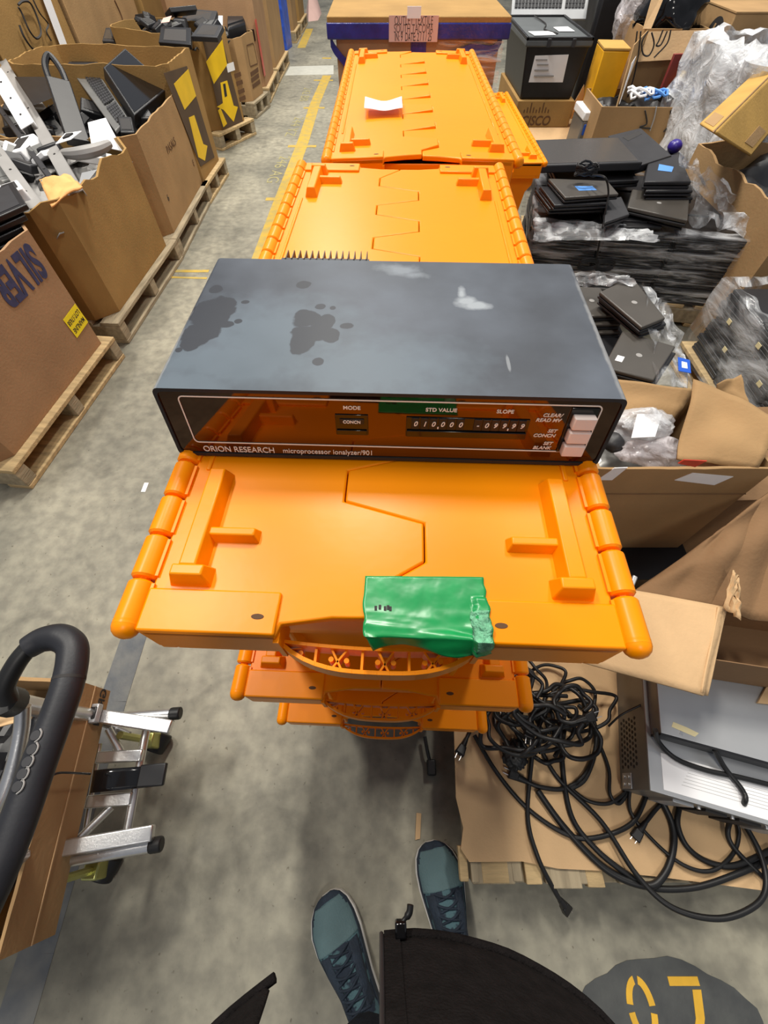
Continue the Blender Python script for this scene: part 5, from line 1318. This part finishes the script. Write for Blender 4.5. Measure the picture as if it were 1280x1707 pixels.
# carton standing on the servers
bx0, bx1, by0, by1, bz0, bz1 = .63, 1.30, .24, .58, .315, .455
cbx = W('carton', 'torn brown carton on the servers with its flap hanging toward the totes', 'cardboard box', (bx0, by0, bz0))
f_ = R(-9)
Mx = Matrix.Translation((bx0, by0, 0)) @ Matrix.Rotation(f_, 4, 'Z')
ringp = [(0, 0), (0, .15), (.68, .15), (.68, 0)]
rp = [tuple((Mx @ Vector((a, b, 0)))[:2]) for a, b in ringp]
MB().ring(rp, bz0, bz1, .008).build('carton_wall', M['card_dark'], cbx)
bent([P(1172, 1160, .50), P(1206, 1012, .485), P(1055, 984, .49), P(955, 1100, .50)], 'hanging_flap', 'card_light', cbx, amp=.004, seed=4)
bent([P(1168, 1154, .503), P(1178, 1160, .488), P(1210, 1014, .478), P(1196, 1012, .49)], 'flap_edge', 'card_light', cbx, amp=.002, seed=6)
bs = thing('bent_sheet', 'dark bent cardboard sheet with creases leaning under the open carton', 'cardboard sheet', (0, 0, 0)); bs['_org'] = (.85, .45, .40); bs.location = (.85, .45, .40)
c = [P(1050, 990, .44), P(1290, 1040, .48), P(1340, 775, .58), P(1128, 938, .46)]
MB().grid(lambda u, v: bil(c, u, v) + Vector((0, 0, .010 * abs(math.sin(u * 11)) + .05 * math.sin(math.pi * u) * v + .02 * noise.noise(Vector((u * 3, v * 3, 1))))), 30, 16).build('sheet', M['card_dark'], bs, solid=.005)
tr = MB().grid(lambda u, v: bil([P(1205, 1012, .50), P(1235, 1035, .505), P(1232, 965, .53), P(1222, 950, .535)], u, v) + Vector((.004 * noise.noise(Vector((u * 9, v * 9, 1))), 0, .01 * noise.noise(Vector((u * 9, v * 9, 5))))), 8, 8)
tr.build('torn_edge', M['card_light'], bs, solid=.003)
slabthing('grey_tube', 'short pale tube end in the dark gap under the open carton', 'tube', [P(1046, 985, .42), P(1054, 988, .42), P(1064, 962, .44), P(1056, 958, .44)], .008, 'silver', bevel=.003)
one(MB().prism([(P(1262, 1172, .318).x, P(1262, 1172, .318).y), (P(1290, 1175, .318).x, P(1290, 1175, .318).y), (P(1290, 1140, .318).x, P(1290, 1140, .318).y), (P(1276, 1146, .318).x, P(1276, 1146, .318).y)], .3145, .320), 'cardboard_scrap', 'torn light cardboard scrap on the upper server at the right edge', 'cardboard', M['card_light'])

# ------------------------------------------------------------------ power cords
def Z7(x, y): return (740 + .421875 * x, 1120 + .421875 * y)
def cord(label, pts, r=.0056, z=.1345, plug=None, ends='plug', m='rubber'):
    p3 = []
    for i, q in enumerate(pts):
        u, v = Z7(q[0], q[1]); zz = q[2] if len(q) > 2 else z + .004 * math.sin(i * 1.7 + len(pts))
        p3.append(P(u, v, zz))
    sp_ = catmull(p3, 9)
    t = W('power_cord', label, 'cable', p3[0])
    MB().tube(sp_, r, 8).build('cord', M[m], t, smooth=True)
    if plug is not None:
        e, d = (sp_[-1], (sp_[-1] - sp_[-3]).normalized()) if plug == 1 else (sp_[0], (sp_[0] - sp_[2]).normalized())
        F_ = frame(e, d, Vector((0, 0, 1)).cross(d))
        MB().tube([F_ @ Vector((-.012, 0, 0)), F_ @ Vector((.012, 0, 0))], [r * 1.1, r * 1.7], 10).build('strain_relief', M[m], t, smooth=True)
        pb = MB().hexa([F_ @ Vector(q) for q in ((.010, -.009, -.008), (.036, -.013, -.008), (.036, .013, -.008), (.010, .009, -.008), (.010, -.009, .008), (.036, -.013, .008), (.036, .013, .008), (.010, .009, .008))]).build('plug_body', M[m], t, bevel=.003)
        for y in (-.006, .006): MB().box(.036, .050, y - .0008, y + .0008, -.003, .003, F_).build('prong', M['alu'], pb)
    return t
cord('long cord running down over the pallet edge with its plug above the floor', [(345, 150), (350, 300), (330, 560), (370, 730, .14), (440, 870, .11), (465, 910, .09)], plug=1)
cord('cord sweeping from the tangle toward the server corner', [(120, 250), (210, 400), (330, 540), (480, 640), (600, 655), (740, 600), (800, 490)])
cord('cord making the widest flat sweep to the right edge', [(470, 180), (465, 330), (500, 560), (600, 700), (740, 810), (830, 855), (1000, 850), (1180, 790), (1300, 735)], .0066)
cord('cord with the lowest loop hanging past the cardboard edge', [(380, 300), (450, 420), (620, 590), (760, 800, .15), (900, 930, .16), (1080, 975, .17), (1220, 930, .17), (1272, 850, .16), (1250, 720, .15), (1180, 590, .145)], .0060)
cord('thick cord curving up into the server rear', [(370, 470), (480, 620), (640, 780), (800, 845), (870, 800), (905, 700), (900, 600), (850, 490)], .0080)
cord('cord looping from a server port to the right edge', [(935, 515), (922, 600), (960, 690), (1040, 750), (1150, 765), (1300, 700)], .0066)
cord('thin cord drooping between two server ports', [(735, 460), (740, 560), (850, 690), (960, 770), (1060, 785), (1140, 720), (1165, 640), (1150, 570)], .0044)
cord('cord lying across the white server label', [(835, 230, .318), (850, 280, .285), (920, 345, .277), (1040, 390, .277), (1160, 415, .277), (1300, 450, .277)], .0058)
cord('cord dropping from the upper server over the label to the cardboard', [(1070, 310, .31), (1110, 380, .285), (1180, 470, .278), (1185, 520, .27), (1130, 590, .16), (1135, 680, .14), (1280, 830, .14)], .0056)
cord('short-looped cord with its plug lying on the cardboard', [(310, 425), (380, 455), (480, 460), (560, 400), (600, 290), (590, 190), (530, 130)], plug=0)
cord('cord curling beside the perforated server side', [(600, 250), (650, 380), (655, 480), (690, 520), (730, 470)], .0046)
cord('thin cord crossing to the server bracket', [(500, 460), (570, 510), (650, 520), (710, 480), (718, 440)], .0044)
cord('cord with a square black connector lying near the server', [(880, 500), (840, 540), (800, 590), (785, 610)], .0050, plug=1)
cord('short cord end with a black plug left of the tangle', [(110, 215), (95, 250), (82, 278)], .0050, plug=1)
cord('cord arcing from the tangle back toward the server side', [(470, 300), (480, 220), (520, 195), (580, 210), (600, 300), (560, 420), (500, 462)], .0052)
cord('thin wire poking out in front of the perforated server side', [(650, 215, .2), (700, 170, .23), (780, 130, .25)], .0026)
random.seed(21)
names = ['lowest', 'second', 'third', 'fourth', 'fifth', 'sixth', 'seventh', 'eighth', 'ninth', 'tenth', 'eleventh', 'twelfth']
for k in range(22):
    cx, cy = random.uniform(235, 540), random.uniform(30, 250); rx, ry = random.uniform(70, 170), random.uniform(50, 120); a0 = random.random() * 6; rot = random.uniform(-.5, 1.2)
    pts = []
    for j in range(11):
        a = a0 + j * .58; rr = 1 + .22 * random.uniform(-1, 1)
        x = rx * rr * math.cos(a); y = ry * rr * math.sin(a)
        X_, Y_ = cx + x * math.cos(rot) - y * math.sin(rot), cy + x * math.sin(rot) + y * math.cos(rot)
        pts.append((max(110 + 90 * (Y_ < 140), X_), min(360, Y_), .136 + .006 * k + .006 * math.sin(j * 2 + k)))
    tcd = cord('coiled black cord in the tangle beside the orange totes', pts, random.choice([.0048, .0056]), plug=(0 if k % 4 == 0 else None)); tcd['group'] = 'coiled cords in the tangle'
blob('cord_knot', 'tight bunch of coiled black cord at the near left of the tangle', 'cable', tuple(P(858, 1258, .15)), (.03, .035, .018), 'rubber', .35, 4, 4, 5)
sd = W('spare_plug', 'black plug end lying on the floor below the orange totes', 'plug', P(715, 1270, .0))
MB().tube(catmull([P(708, 1228, .03), P(712, 1250, .03), P(716, 1268, .025)], 5), .005, 8).build('cord', M['rubber'], sd)
pq = P(719, 1278, .02); MB().box(pq.x - .012, pq.x + .012, pq.y - .022, pq.y + .018, .004, .03).build('plug_body', M['rubber'], sd, bevel=.004)

# ------------------------------------------------------------------ folding cart with an open carton, left
CT = W('folding_cart', 'aluminium folding platform cart with a black foam grip handle, at the left', 'cart', P(200, 1300, 0))
def tb(nm, pts, r, m, n=12, sm=True, parent=None, **k): return MB().tube(catmull(pts, 8) if len(pts) > 2 else pts, r, n).build(nm, M[m], parent or CT, smooth=sm, **k)
def flatbar(nm, a, b, w, h, m, parent=None, bevel=.003):
    a, b = Vector(a), Vector(b); d = b - a; F_ = frame(a, d, Vector((0, 0, 1)).cross(d))
    return MB().box(0, d.length, -w / 2, w / 2, -h / 2, h / 2, F_).build(nm, M[m], parent or CT, bevel=bevel)
for (a, b, c, d, e_, f__) in (((188, 1197, .245), (284, 1190, .245), (128, 1188, .285), (286, 1212, .262), (292, 1189), 'far'), ((120, 1432, .245), (250, 1410, .245), (45, 1424, .285), (256, 1388, .262), (258, 1408), 'near')):
    r1 = tb('side_tube', [P(*a), P(*b)], .0135, 'alu')
    dd = (P(*b) - P(*a)).normalized()
    MB().tube([P(*b), P(*b) + dd * .026], [.0150, .0150], 12).build('end_cap', M['rubber'], r1, bevel=.003)
    flatbar('side_channel', P(*c), P(*d), .030, .022, 'alu')
    hb_ = P(c[0] + 22, c[1] + (2 if f__ == 'far' else -4), .302)
    k1 = flatbar('hinge_plate', hb_ - dd * .022, hb_ + dd * .022, .042, .020, 'silver'); flatbar('hinge_block', hb_ - dd * .004, hb_ + dd * .020, .028, .024, 'black', k1)
flatbar('deck_bar', P(163, 1263, .235), P(238, 1259, .235), .026, .016, 'alu'); flatbar('deck_bar', P(145, 1337, .235), P(220, 1331, .235), .026, .016, 'alu')
tb('cross_tube', [P(246, 1205, .225), P(211, 1392, .225)], .0095, 'alu')
tb('brace', [P(180, 1215, .24), P(206, 1262, .22)], .009, 'alu'); tb('brace', [P(134, 1396, .24), P(186, 1345, .22)], .009, 'alu')
tb('brace', [P(160, 1200, .20), P(215, 1225, .20)], .008, 'silver'); tb('cross_tube', [P(166, 1240, .215), P(140, 1400, .215)], .006, 'alu')
sb = MB().grid(lambda u, v: bil([P(152, 1322, .26), P(271, 1310, .262), P(276, 1274, .262), P(158, 1284, .26)], u, v) + Vector((0, 0, .010 * math.sin(u * 7) * (1 - u))), 20, 6)
sb = sb.build('black_strap', M['black_gloss'], CT, smooth=True, solid=.004)
flatbar('buckle', P(232, 1294, .268), P(276, 1290, .268), .045, .012, 'black', sb, .003)
for (u, v, u2, v2) in ((240, 1228, 262, 1236), (190, 1436, 176, 1444)):
    q = P(u, v, .0); w0 = P(u2, v2, .033)
    fk = MB().hexa([Vector((w0.x - .020, w0.y - .022, .035)), Vector((w0.x + .020, w0.y - .022, .035)), Vector((w0.x + .020, w0.y + .022, .035)), Vector((w0.x - .020, w0.y + .022, .035)),
                    Vector((w0.x - .018, w0.y - .018, .10)), Vector((w0.x + .018, w0.y - .018, .10)), Vector((w0.x + .018, w0.y + .018, .10)), Vector((w0.x - .018, w0.y + .018, .10))]).build('caster_fork', M['steel'], CT, bevel=.004)
    MB().tube([w0 + Vector((-.010, -.024, 0)), w0 + Vector((.006, .024, 0))][:2], .033, 20).build('wheel', M['rubber'], fk, bevel=.004)
    MB().tube([Vector((w0.x, w0.y, .10)), Vector((w0.x, w0.y, .235))], .009, 8).build('stem', M['steel'], fk)
for (x, y) in ((-1.08, .16), (-1.02, -.20)):
    fk = MB().box(x - .02, x + .02, y - .02, y + .02, .035, .10).build('caster_fork', M['steel'], CT, bevel=.004)
    MB().tube([(x, y - .014, .033), (x, y + .014, .033)], .033, 20).build('wheel', M['rubber'], fk, bevel=.004); MB().tube([(x, y, .1), (x, y, .235)], .009, 8).build('stem', M['steel'], fk)
tb('side_tube', [Vector((-1.12, .17, .235)), P(188, 1197, .235)], .012, 'alu'); tb('side_tube', [Vector((-1.07, -.21, .235)), P(120, 1432, .235)], .012, 'alu')
# poles rising to the handle
tb('pole', [P(150, 1192, .30), P(70, 1180, .50), P(15, 1170, .66)], [.015] * 8 + [.017] * 8 + [.019], 'alu')
MB().tube([P(22, 1171, .655), P(2, 1166, .69)], .023, 16).build('pole_collar', M['rubber'], CT, smooth=True)
tb('pole', [P(60, 1424, .30), P(-10, 1432, .52), P(-70, 1436, .68)], .016, 'alu')
tb('grip_bracket', [P(14, 1168, .70), P(8, 1145, .72), P(28, 1105, .735), P(50, 1078, .74)], .0135, 'rubber')
gp = [(46, 1080, .74), (72, 1066, .74), (100, 1063, .742), (119, 1076, .742), (121, 1100, .742), (113, 1140, .742), (98, 1185, .742), (66, 1270, .742), (30, 1370, .742), (0, 1445, .742), (-40, 1530, .742)]
gpts = catmull([P(*q) for q in gp], 8)
gr = MB().tube(gpts, [min(.0215, .0175 + .004 * i / 16) for i in range(len(gpts))], 20).build('foam_grip', M['foam'], CT, smooth=True)
for i, (u, v) in enumerate(((60, 1226), (54, 1249), (46, 1270), (38, 1290), (30, 1311))):
    q = P(u, v, .7635); MB().tube([q + Vector((0, 0, -.006)), q + Vector((0, 0, .002))], [.0068, .0062], 14).build('grip_dimple', M['charcoal'], gr)
    MB().tube(catmull([q + Vector((.0075 * math.cos(a), .0085 * math.sin(a), .001)) for a in (-1.2, -.4, .4, 1.2)], 4), .0012, 6).build('dimple_edge', M['grey'], gr)
MB().tube([gpts[38], gpts[39]], .0218, 20).build('grip_seam', M['ink'], gr, smooth=True)
tb('loop_frame', [P(38, 1178, .64), P(36, 1215, .62), P(26, 1265, .60), P(8, 1320, .58), P(-20, 1370, .56)], .0115, 'alu')
th_ = tb('thin_cord', [P(88, 1292, .42), P(104, 1288, .40), P(150, 1290, .30)], .0022, 'rubber')

kA, kB = P(184, 1152, .25), P(92, 1558, .25)
kC, kD = kB + Vector((-.42, -.03, 0)), kA + Vector((-.42, .02, 0))
cb2 = W('carton', 'open brown carton lying on the folding cart', 'cardboard box', (kA + kC) / 2)
pl_ = []
for p, q in zip([kA, kB, kC, kD], [kB, kC, kD, kA]):
    for k in range(16): pl_.append(((p.x + (q.x - p.x) * k / 16), (p.y + (q.y - p.y) * k / 16)))
MB().ring(pl_, .25, lambda x, y: .395 + .004 * noise.noise(Vector((x * 40, y * 40, 2))), .007).build('carton_wall', M['card'], cb2)
nA = (kB - kA).normalized(); nn_ = Vector((-nA.y, nA.x, 0)); nn_ = nn_ if nn_.x > 0 else -nn_
MB().hexa([kA + nn_ * .0005 + Vector((0, 0, .066)), kB + nn_ * .0005 + Vector((0, 0, .066)), kB + nn_ * .002 + Vector((0, 0, .066)), kA + nn_ * .002 + Vector((0, 0, .066)),
           kA + nn_ * .0005 + Vector((0, 0, .069)), kB + nn_ * .0005 + Vector((0, 0, .069)), kB + nn_ * .002 + Vector((0, 0, .069)), kA + nn_ * .002 + Vector((0, 0, .069))]).build('crease', M['card_light'], cb2)
CF = frame(kA + nn_ * .0015 + nA * .035 + Vector((0, 0, .035)), -nA, (0, 0, 1)) if True else None
text_mesh('print', 'GRAN', .034, M['ink'], cb2, frame(kA + nn_ * .0012 + nA * .042 + Vector((0, 0, .028)), nA, (0, 0, 1)), xscale=.9, thick=.0005)
bent([P(-40, 1195, .42), P(62, 1180, .41), P(50, 1200, .40), P(-40, 1222, .40)], 'flap', 'card_light', cb2, amp=.006)
o = one(MB().grid(lambda u, v: Vector((kC.x + .03 + (kA.x - kC.x - .06) * u, kC.y + .04 + (kA.y - kC.y - .08) * v, .31 + .05 * noise.noise(Vector((u * 7, v * 7, 4))))), 24, 24), 'black_scrap', 'black cables and parts inside the carton on the folding cart', 'scrap', M['black'], solid=.003); o['kind'] = 'stuff'

# ------------------------------------------------------------------ the person standing at the totes
PE = W('person', 'person in a black open zip jacket, dark trousers and blue-green canvas sneakers, standing', 'person', (.05, -.40, 0))
def skinned(name, verts, edges, m, parent, sub=2, root=0):
    org = Vector(parent['_org'])
    me = bpy.data.meshes.new(name); me.from_pydata([tuple(Vector(v[:3]) - org) for v in verts], edges, [])
    me.materials.append(M[m]); o = bpy.data.objects.new(name, me); col.objects.link(o); o.parent = parent
    sk = o.modifiers.new('skin', 'SKIN'); sk.use_smooth_shade = True
    for i, v in enumerate(verts):
        r = v[3]; me.skin_vertices[0].data[i].radius = r if isinstance(r, tuple) else (r, r); me.skin_vertices[0].data[i].use_root = (i == root)
    s_ = o.modifiers.new('sub', 'SUBSURF'); s_.levels = sub; s_.render_levels = sub
    return o
V = [(.04, -.41, .95, .13), (.04, -.40, 1.12, .125), (.04, -.39, 1.28, .14), (.04, -.38, 1.42, .075), (.04, -.36, 1.50, .05), (.04, -.325, 1.56, .062), (.04, -.32, 1.64, .085), (.04, -.33, 1.71, .07)]
Ed = [(i, i + 1) for i in range(7)]
def add(i, v): V.append(v); Ed.append((i, len(V) - 1)); return len(V) - 1
add(6, (.04, -.225, 1.625, .013)); add(6, (.13, -.33, 1.63, .018)); add(6, (-.05, -.33, 1.63, .018))
for s, an, kn in ((1, (.172, -.372, .10), (.150, -.39, .50)), (-1, (-.028, -.435, .10), (-.045, -.41, .50))):
    h = add(0, (.04 + s * .095, -.41, .88, .085)); k = add(h, (kn[0], kn[1], kn[2], .058)); a = add(k, (an[0], an[1], an[2], .040))
    sd_ = add(3, (.04 + s * .17, -.39, 1.38, .058)); el = add(sd_, (.04 + s * .23, -.33, 1.13, .043)); wr = add(el, (.01 + s * .11, -.085, 1.385, .026))
    pm = add(wr, (s * .092, -.045, 1.425, .030))
    for j, (dx, dl) in enumerate(((.0, .060), (.0, .072), (.0, .070), (.0, .052))):
        zz = 1.452 - .018 * j; yy = -.020 - .012 * j
        f1 = add(pm, (s * .100, yy - .012, zz + .004, .010)); f2 = add(f1, (s * (.090 - dl * .3), yy + .0, zz + .016, .0085)); f3 = add(f2, (s * (.085 - dl * .75), yy - .012, zz + .022, .0075))
    t1_ = add(wr, (s * .075, -.075, 1.435, .012)); add(t1_, (s * .048, -.055, 1.45, .010))
skinned('body', V, Ed, 'skin', PE)
# hair, eyes, mouth
bm = bmesh.new(); bmesh.ops.create_icosphere(bm, subdivisions=4, radius=1)
hv = [Vector((.04 + v.co.x * .098, -.345 + v.co.y * .110 + (.01 if v.co.z > 0 else -.01), 1.672 + v.co.z * .105)) + v.co * .006 * noise.noise(v.co * 9) for v in bm.verts]
hm = MB().add(hv, [tuple(v.index for v in f.verts) for f in bm.faces if not (f.calc_center_median().y > .45 and f.calc_center_median().z < .55) and f.calc_center_median().z > -.75]); bm.free()
hm.build('hair', M['hair'], PE, smooth=True)
for s in (-1, 1): MB().tube([(.04 + s * .032, -.245, 1.645), (.04 + s * .032, -.238, 1.645)], [.011, .006], 12).build('eye', M['white'], PE, smooth=True)
MB().tube(catmull([(.012, -.247, 1.585), (.04, -.240, 1.582), (.068, -.247, 1.585)], 5), .004, 6).build('mouth', M['pinkpaper'], PE, smooth=True)
# trousers
TV = [(.04, -.41, .97, .150), (.04, -.41, .90, .145)]; TE = [(0, 1)]
for s, an, kn in ((1, (.172, -.375, .13), (.150, -.39, .50)), (-1, (-.028, -.440, .13), (-.045, -.41, .50))):
    TV += [(.04 + s * .10, -.41, .80, .102), (kn[0], kn[1], kn[2], .074), (kn[0] * .5 + an[0] * .5, (kn[1] + an[1]) / 2, .30, .064), (an[0], an[1], an[2], .058)]
    n = len(TV); TE += [(1, n - 4), (n - 4, n - 3), (n - 3, n - 2), (n - 2, n - 1)]
skinned('trousers', TV, TE, 'trouser', PE)
# shirt and jacket
def level(z, cx, cy, rx, ry, a0, a1, n, wob=0):
    out = []
    for i in range(n + 1):
        a = a0 + (a1 - a0) * i / n
        w_ = 1 + wob * noise.noise(Vector((math.cos(a) * 3, math.sin(a) * 3, z * 4)))
        out.append(Vector((cx + rx * math.sin(a) * w_, cy + ry * math.cos(a) * w_, z)))
    return out
def shell(name, levels, a0, a1, m, thick, closed=False, wob=.03, n=48):
    mb = MB(); rows = [level(*l, a0, a1, n, wob) for l in levels]; k = n + 1
    vs = [p for r_ in rows for p in r_]; fs = [(j * k + i, j * k + i + 1, (j + 1) * k + i + 1, (j + 1) * k + i) for j in range(len(rows) - 1) for i in range(n)]
    mb.add(vs, fs); return mb.build(name, M[m], PE, smooth=True, solid=thick, sub=1), rows
shell('shirt', [(.92, .04, -.40, .175, .145), (1.1, .04, -.395, .165, .13), (1.3, .04, -.385, .175, .13), (1.42, .04, -.375, .13, .095), (1.475, .04, -.365, .07, .065)], 0, 2 * math.pi, 'charcoal', .002)
ga = math.asin(-.03 / .27)
gb = math.asin(-.141 / .27)
jk, rows = shell('jacket', [(.790, .03, -.36, .270, .223), (.815, .03, -.36, .268, .220), (.90, .03, -.365, .262, .212), (1.05, .03, -.37, .250, .195), (1.22, .03, -.375, .240, .175), (1.34, .04, -.38, .225, .150), (1.43, .04, -.375, .150, .110), (1.48, .04, -.365, .085, .080), (1.53, .04, -.362, .082, .078)], ga, gb + 2 * math.pi, 'fabric', .006, wob=.02)
for s in (-1, 1):
    skinned('sleeve', [(.04 + s * .155, -.385, 1.385, .085), (.04 + s * .205, -.37, 1.28, .075), (.04 + s * .235, -.33, 1.13, .066), (.015 + s * .18, -.22, 1.24, .058), (.01 + s * .125, -.115, 1.35, .046)], [(0, 1), (1, 2), (2, 3), (3, 4)], 'fabric', PE)
edge = [r_[0] for r_ in rows[:-1]]
zb = MB(); ec = catmull(edge, 6)
for a, b in zip(ec, ec[1:]): zb.hexa([a + Vector((-.002, .004, 0)), a + Vector((.016, .006, 0)), a + Vector((.016, .001, 0)), a + Vector((-.002, -.001, 0)), b + Vector((-.002, .004, 0)), b + Vector((.016, .006, 0)), b + Vector((.016, .001, 0)), b + Vector((-.002, -.001, 0))])
zt_ = zb.build('zipper_tape', M['fabric'], jk)
teeth = MB(); teeth.tube([p + Vector((-.003, .004, 0)) for p in ec], .0025, 6); teeth.build('zipper_teeth', M['charcoal'], jk, smooth=True)
zp = P(668, 1556, .80)
MB().box(zp.x - .006, zp.x + .006, zp.y - .004, zp.y + .010, zp.z - .008, zp.z + .006).build('zipper_slider', M['black_gloss'], jk, bevel=.002)
MB().tube(catmull([zp + Vector((0, .006, 0)), P(672, 1535, .80), P(682, 1522, .80), P(684, 1508, .80)], 5), [.0022] * 8 + [.0035] * 8, 8).build('zipper_pull', M['rubber'], jk, smooth=True)
MB().tube(catmull([r_ + Vector((0, .002, -.002)) for r_ in rows[0]], 2), .0045, 6).build('hem', M['fabric'], jk, smooth=True)
# sneakers
def shoe(toe, d, side, lab):
    d = Vector((d[0], d[1], 0)).normalized(); Ls = .300; heel = Vector((toe[0], toe[1], 0)) - d * Ls
    t = PE; x = Vector((d.y, -d.x, 0)); F_ = Matrix(((x.x, d.x, 0, heel.x), (x.y, d.y, 0, heel.y), (0, 0, 1, 0), (0, 0, 0, 1)))
    ys = [0, .006, .02, .05, .09, .13, .17, .21, .245, .272, .288, .296, .300]
    wl = [.012, .026, .034, .037, .036, .038, .046, .053, .053, .045, .034, .022, .010]
    off = [0, 0, 0, 0, -.002, -.003, -.001, .0, -.001, -.004, -.006, -.007, -.008]
    hs = [.05, .070, .085, .094, .100, .098, .086, .068, .053, .044, .038, .034, .030]
    def outline(k):
        L_ = [F_ @ Vector((side * o_ - w * k - (k - 1) * .0, y, 0)) for y, w, o_ in zip(ys, wl, off)]; R_ = [F_ @ Vector((side * o_ + w * k, y, 0)) for y, w, o_ in zip(ys, wl, off)]
        return [(p.x, p.y) for p in L_] + [(p.x, p.y) for p in R_[::-1]]
    sl = MB().prism(outline(1.10), 0, .026).build('shoe', M['sole'], t, bevel=.004)
    sl['label'] = lab
    def up(y0, y1, k, m, nm, hmul=1.0, a0=0, a1=math.pi, nu=18, nv=22, zb_=.022):
        def f(u, v):
            y = y0 + (y1 - y0) * v; j = max(i for i in range(len(ys)) if ys[i] <= y + 1e-9); j = min(j, len(ys) - 2); q = (y - ys[j]) / (ys[j + 1] - ys[j])
            w = wl[j] + (wl[j + 1] - wl[j]) * q; h = hs[j] + (hs[j + 1] - hs[j]) * q; o_ = off[j] + (off[j + 1] - off[j]) * q
            a = a0 + (a1 - a0) * u; cx = math.cos(a); sx = math.sin(a)
            return F_ @ Vector((side * o_ - w * k * math.copysign(abs(cx) ** .8, cx), y, zb_ + (h - zb_) * hmul * abs(sx) ** .75))
        return MB().grid(f, nu, nv).build(nm, M[m], sl, smooth=True, solid=.0012)
    up(.0, .299, 1.0, 'camo', 'upper')
    up(.208, .285, 1.015, 'teal', 'toe_box', 1.02)
    up(.262, .2998, 1.03, 'navy', 'toe_rand', .99)
    for s_ in (0, 1):
        up(.05, .272, 1.03, 'navy', 'side_rand', 1.0, (0 if s_ == 0 else math.pi - .42), (.42 if s_ == 0 else math.pi), 5)
        up(.10, .205, 1.035, 'navy', 'eyestay', 1.03, (.62 if s_ == 0 else math.pi - 1.2), (1.2 if s_ == 0 else math.pi - .62), 6)
    for k in range(6):
        y = .105 + .018 * k; j = max(i for i in range(len(ys)) if ys[i] <= y); q = (y - ys[j]) / (ys[j + 1] - ys[j]); h = hs[j] + (hs[j + 1] - hs[j]) * q
        for c_ in (-1, 1): MB().tube(catmull([F_ @ Vector((-.024 * c_, y - .005, h * .94)), F_ @ Vector((-.008 * c_, y, h + .004)), F_ @ Vector((.010 * c_, y + .005, h + .005)), F_ @ Vector((.024 * c_, y + .010, h * .93))], 4), .0028, 6).build('lace', M['navy'], sl, smooth=True)
shoe((.128, -.131), (-.19, .98), 1, 'right sneaker, pointing straight ahead')
shoe((-.151, -.239), (-.50, .86), -1, 'left sneaker, turned outward')
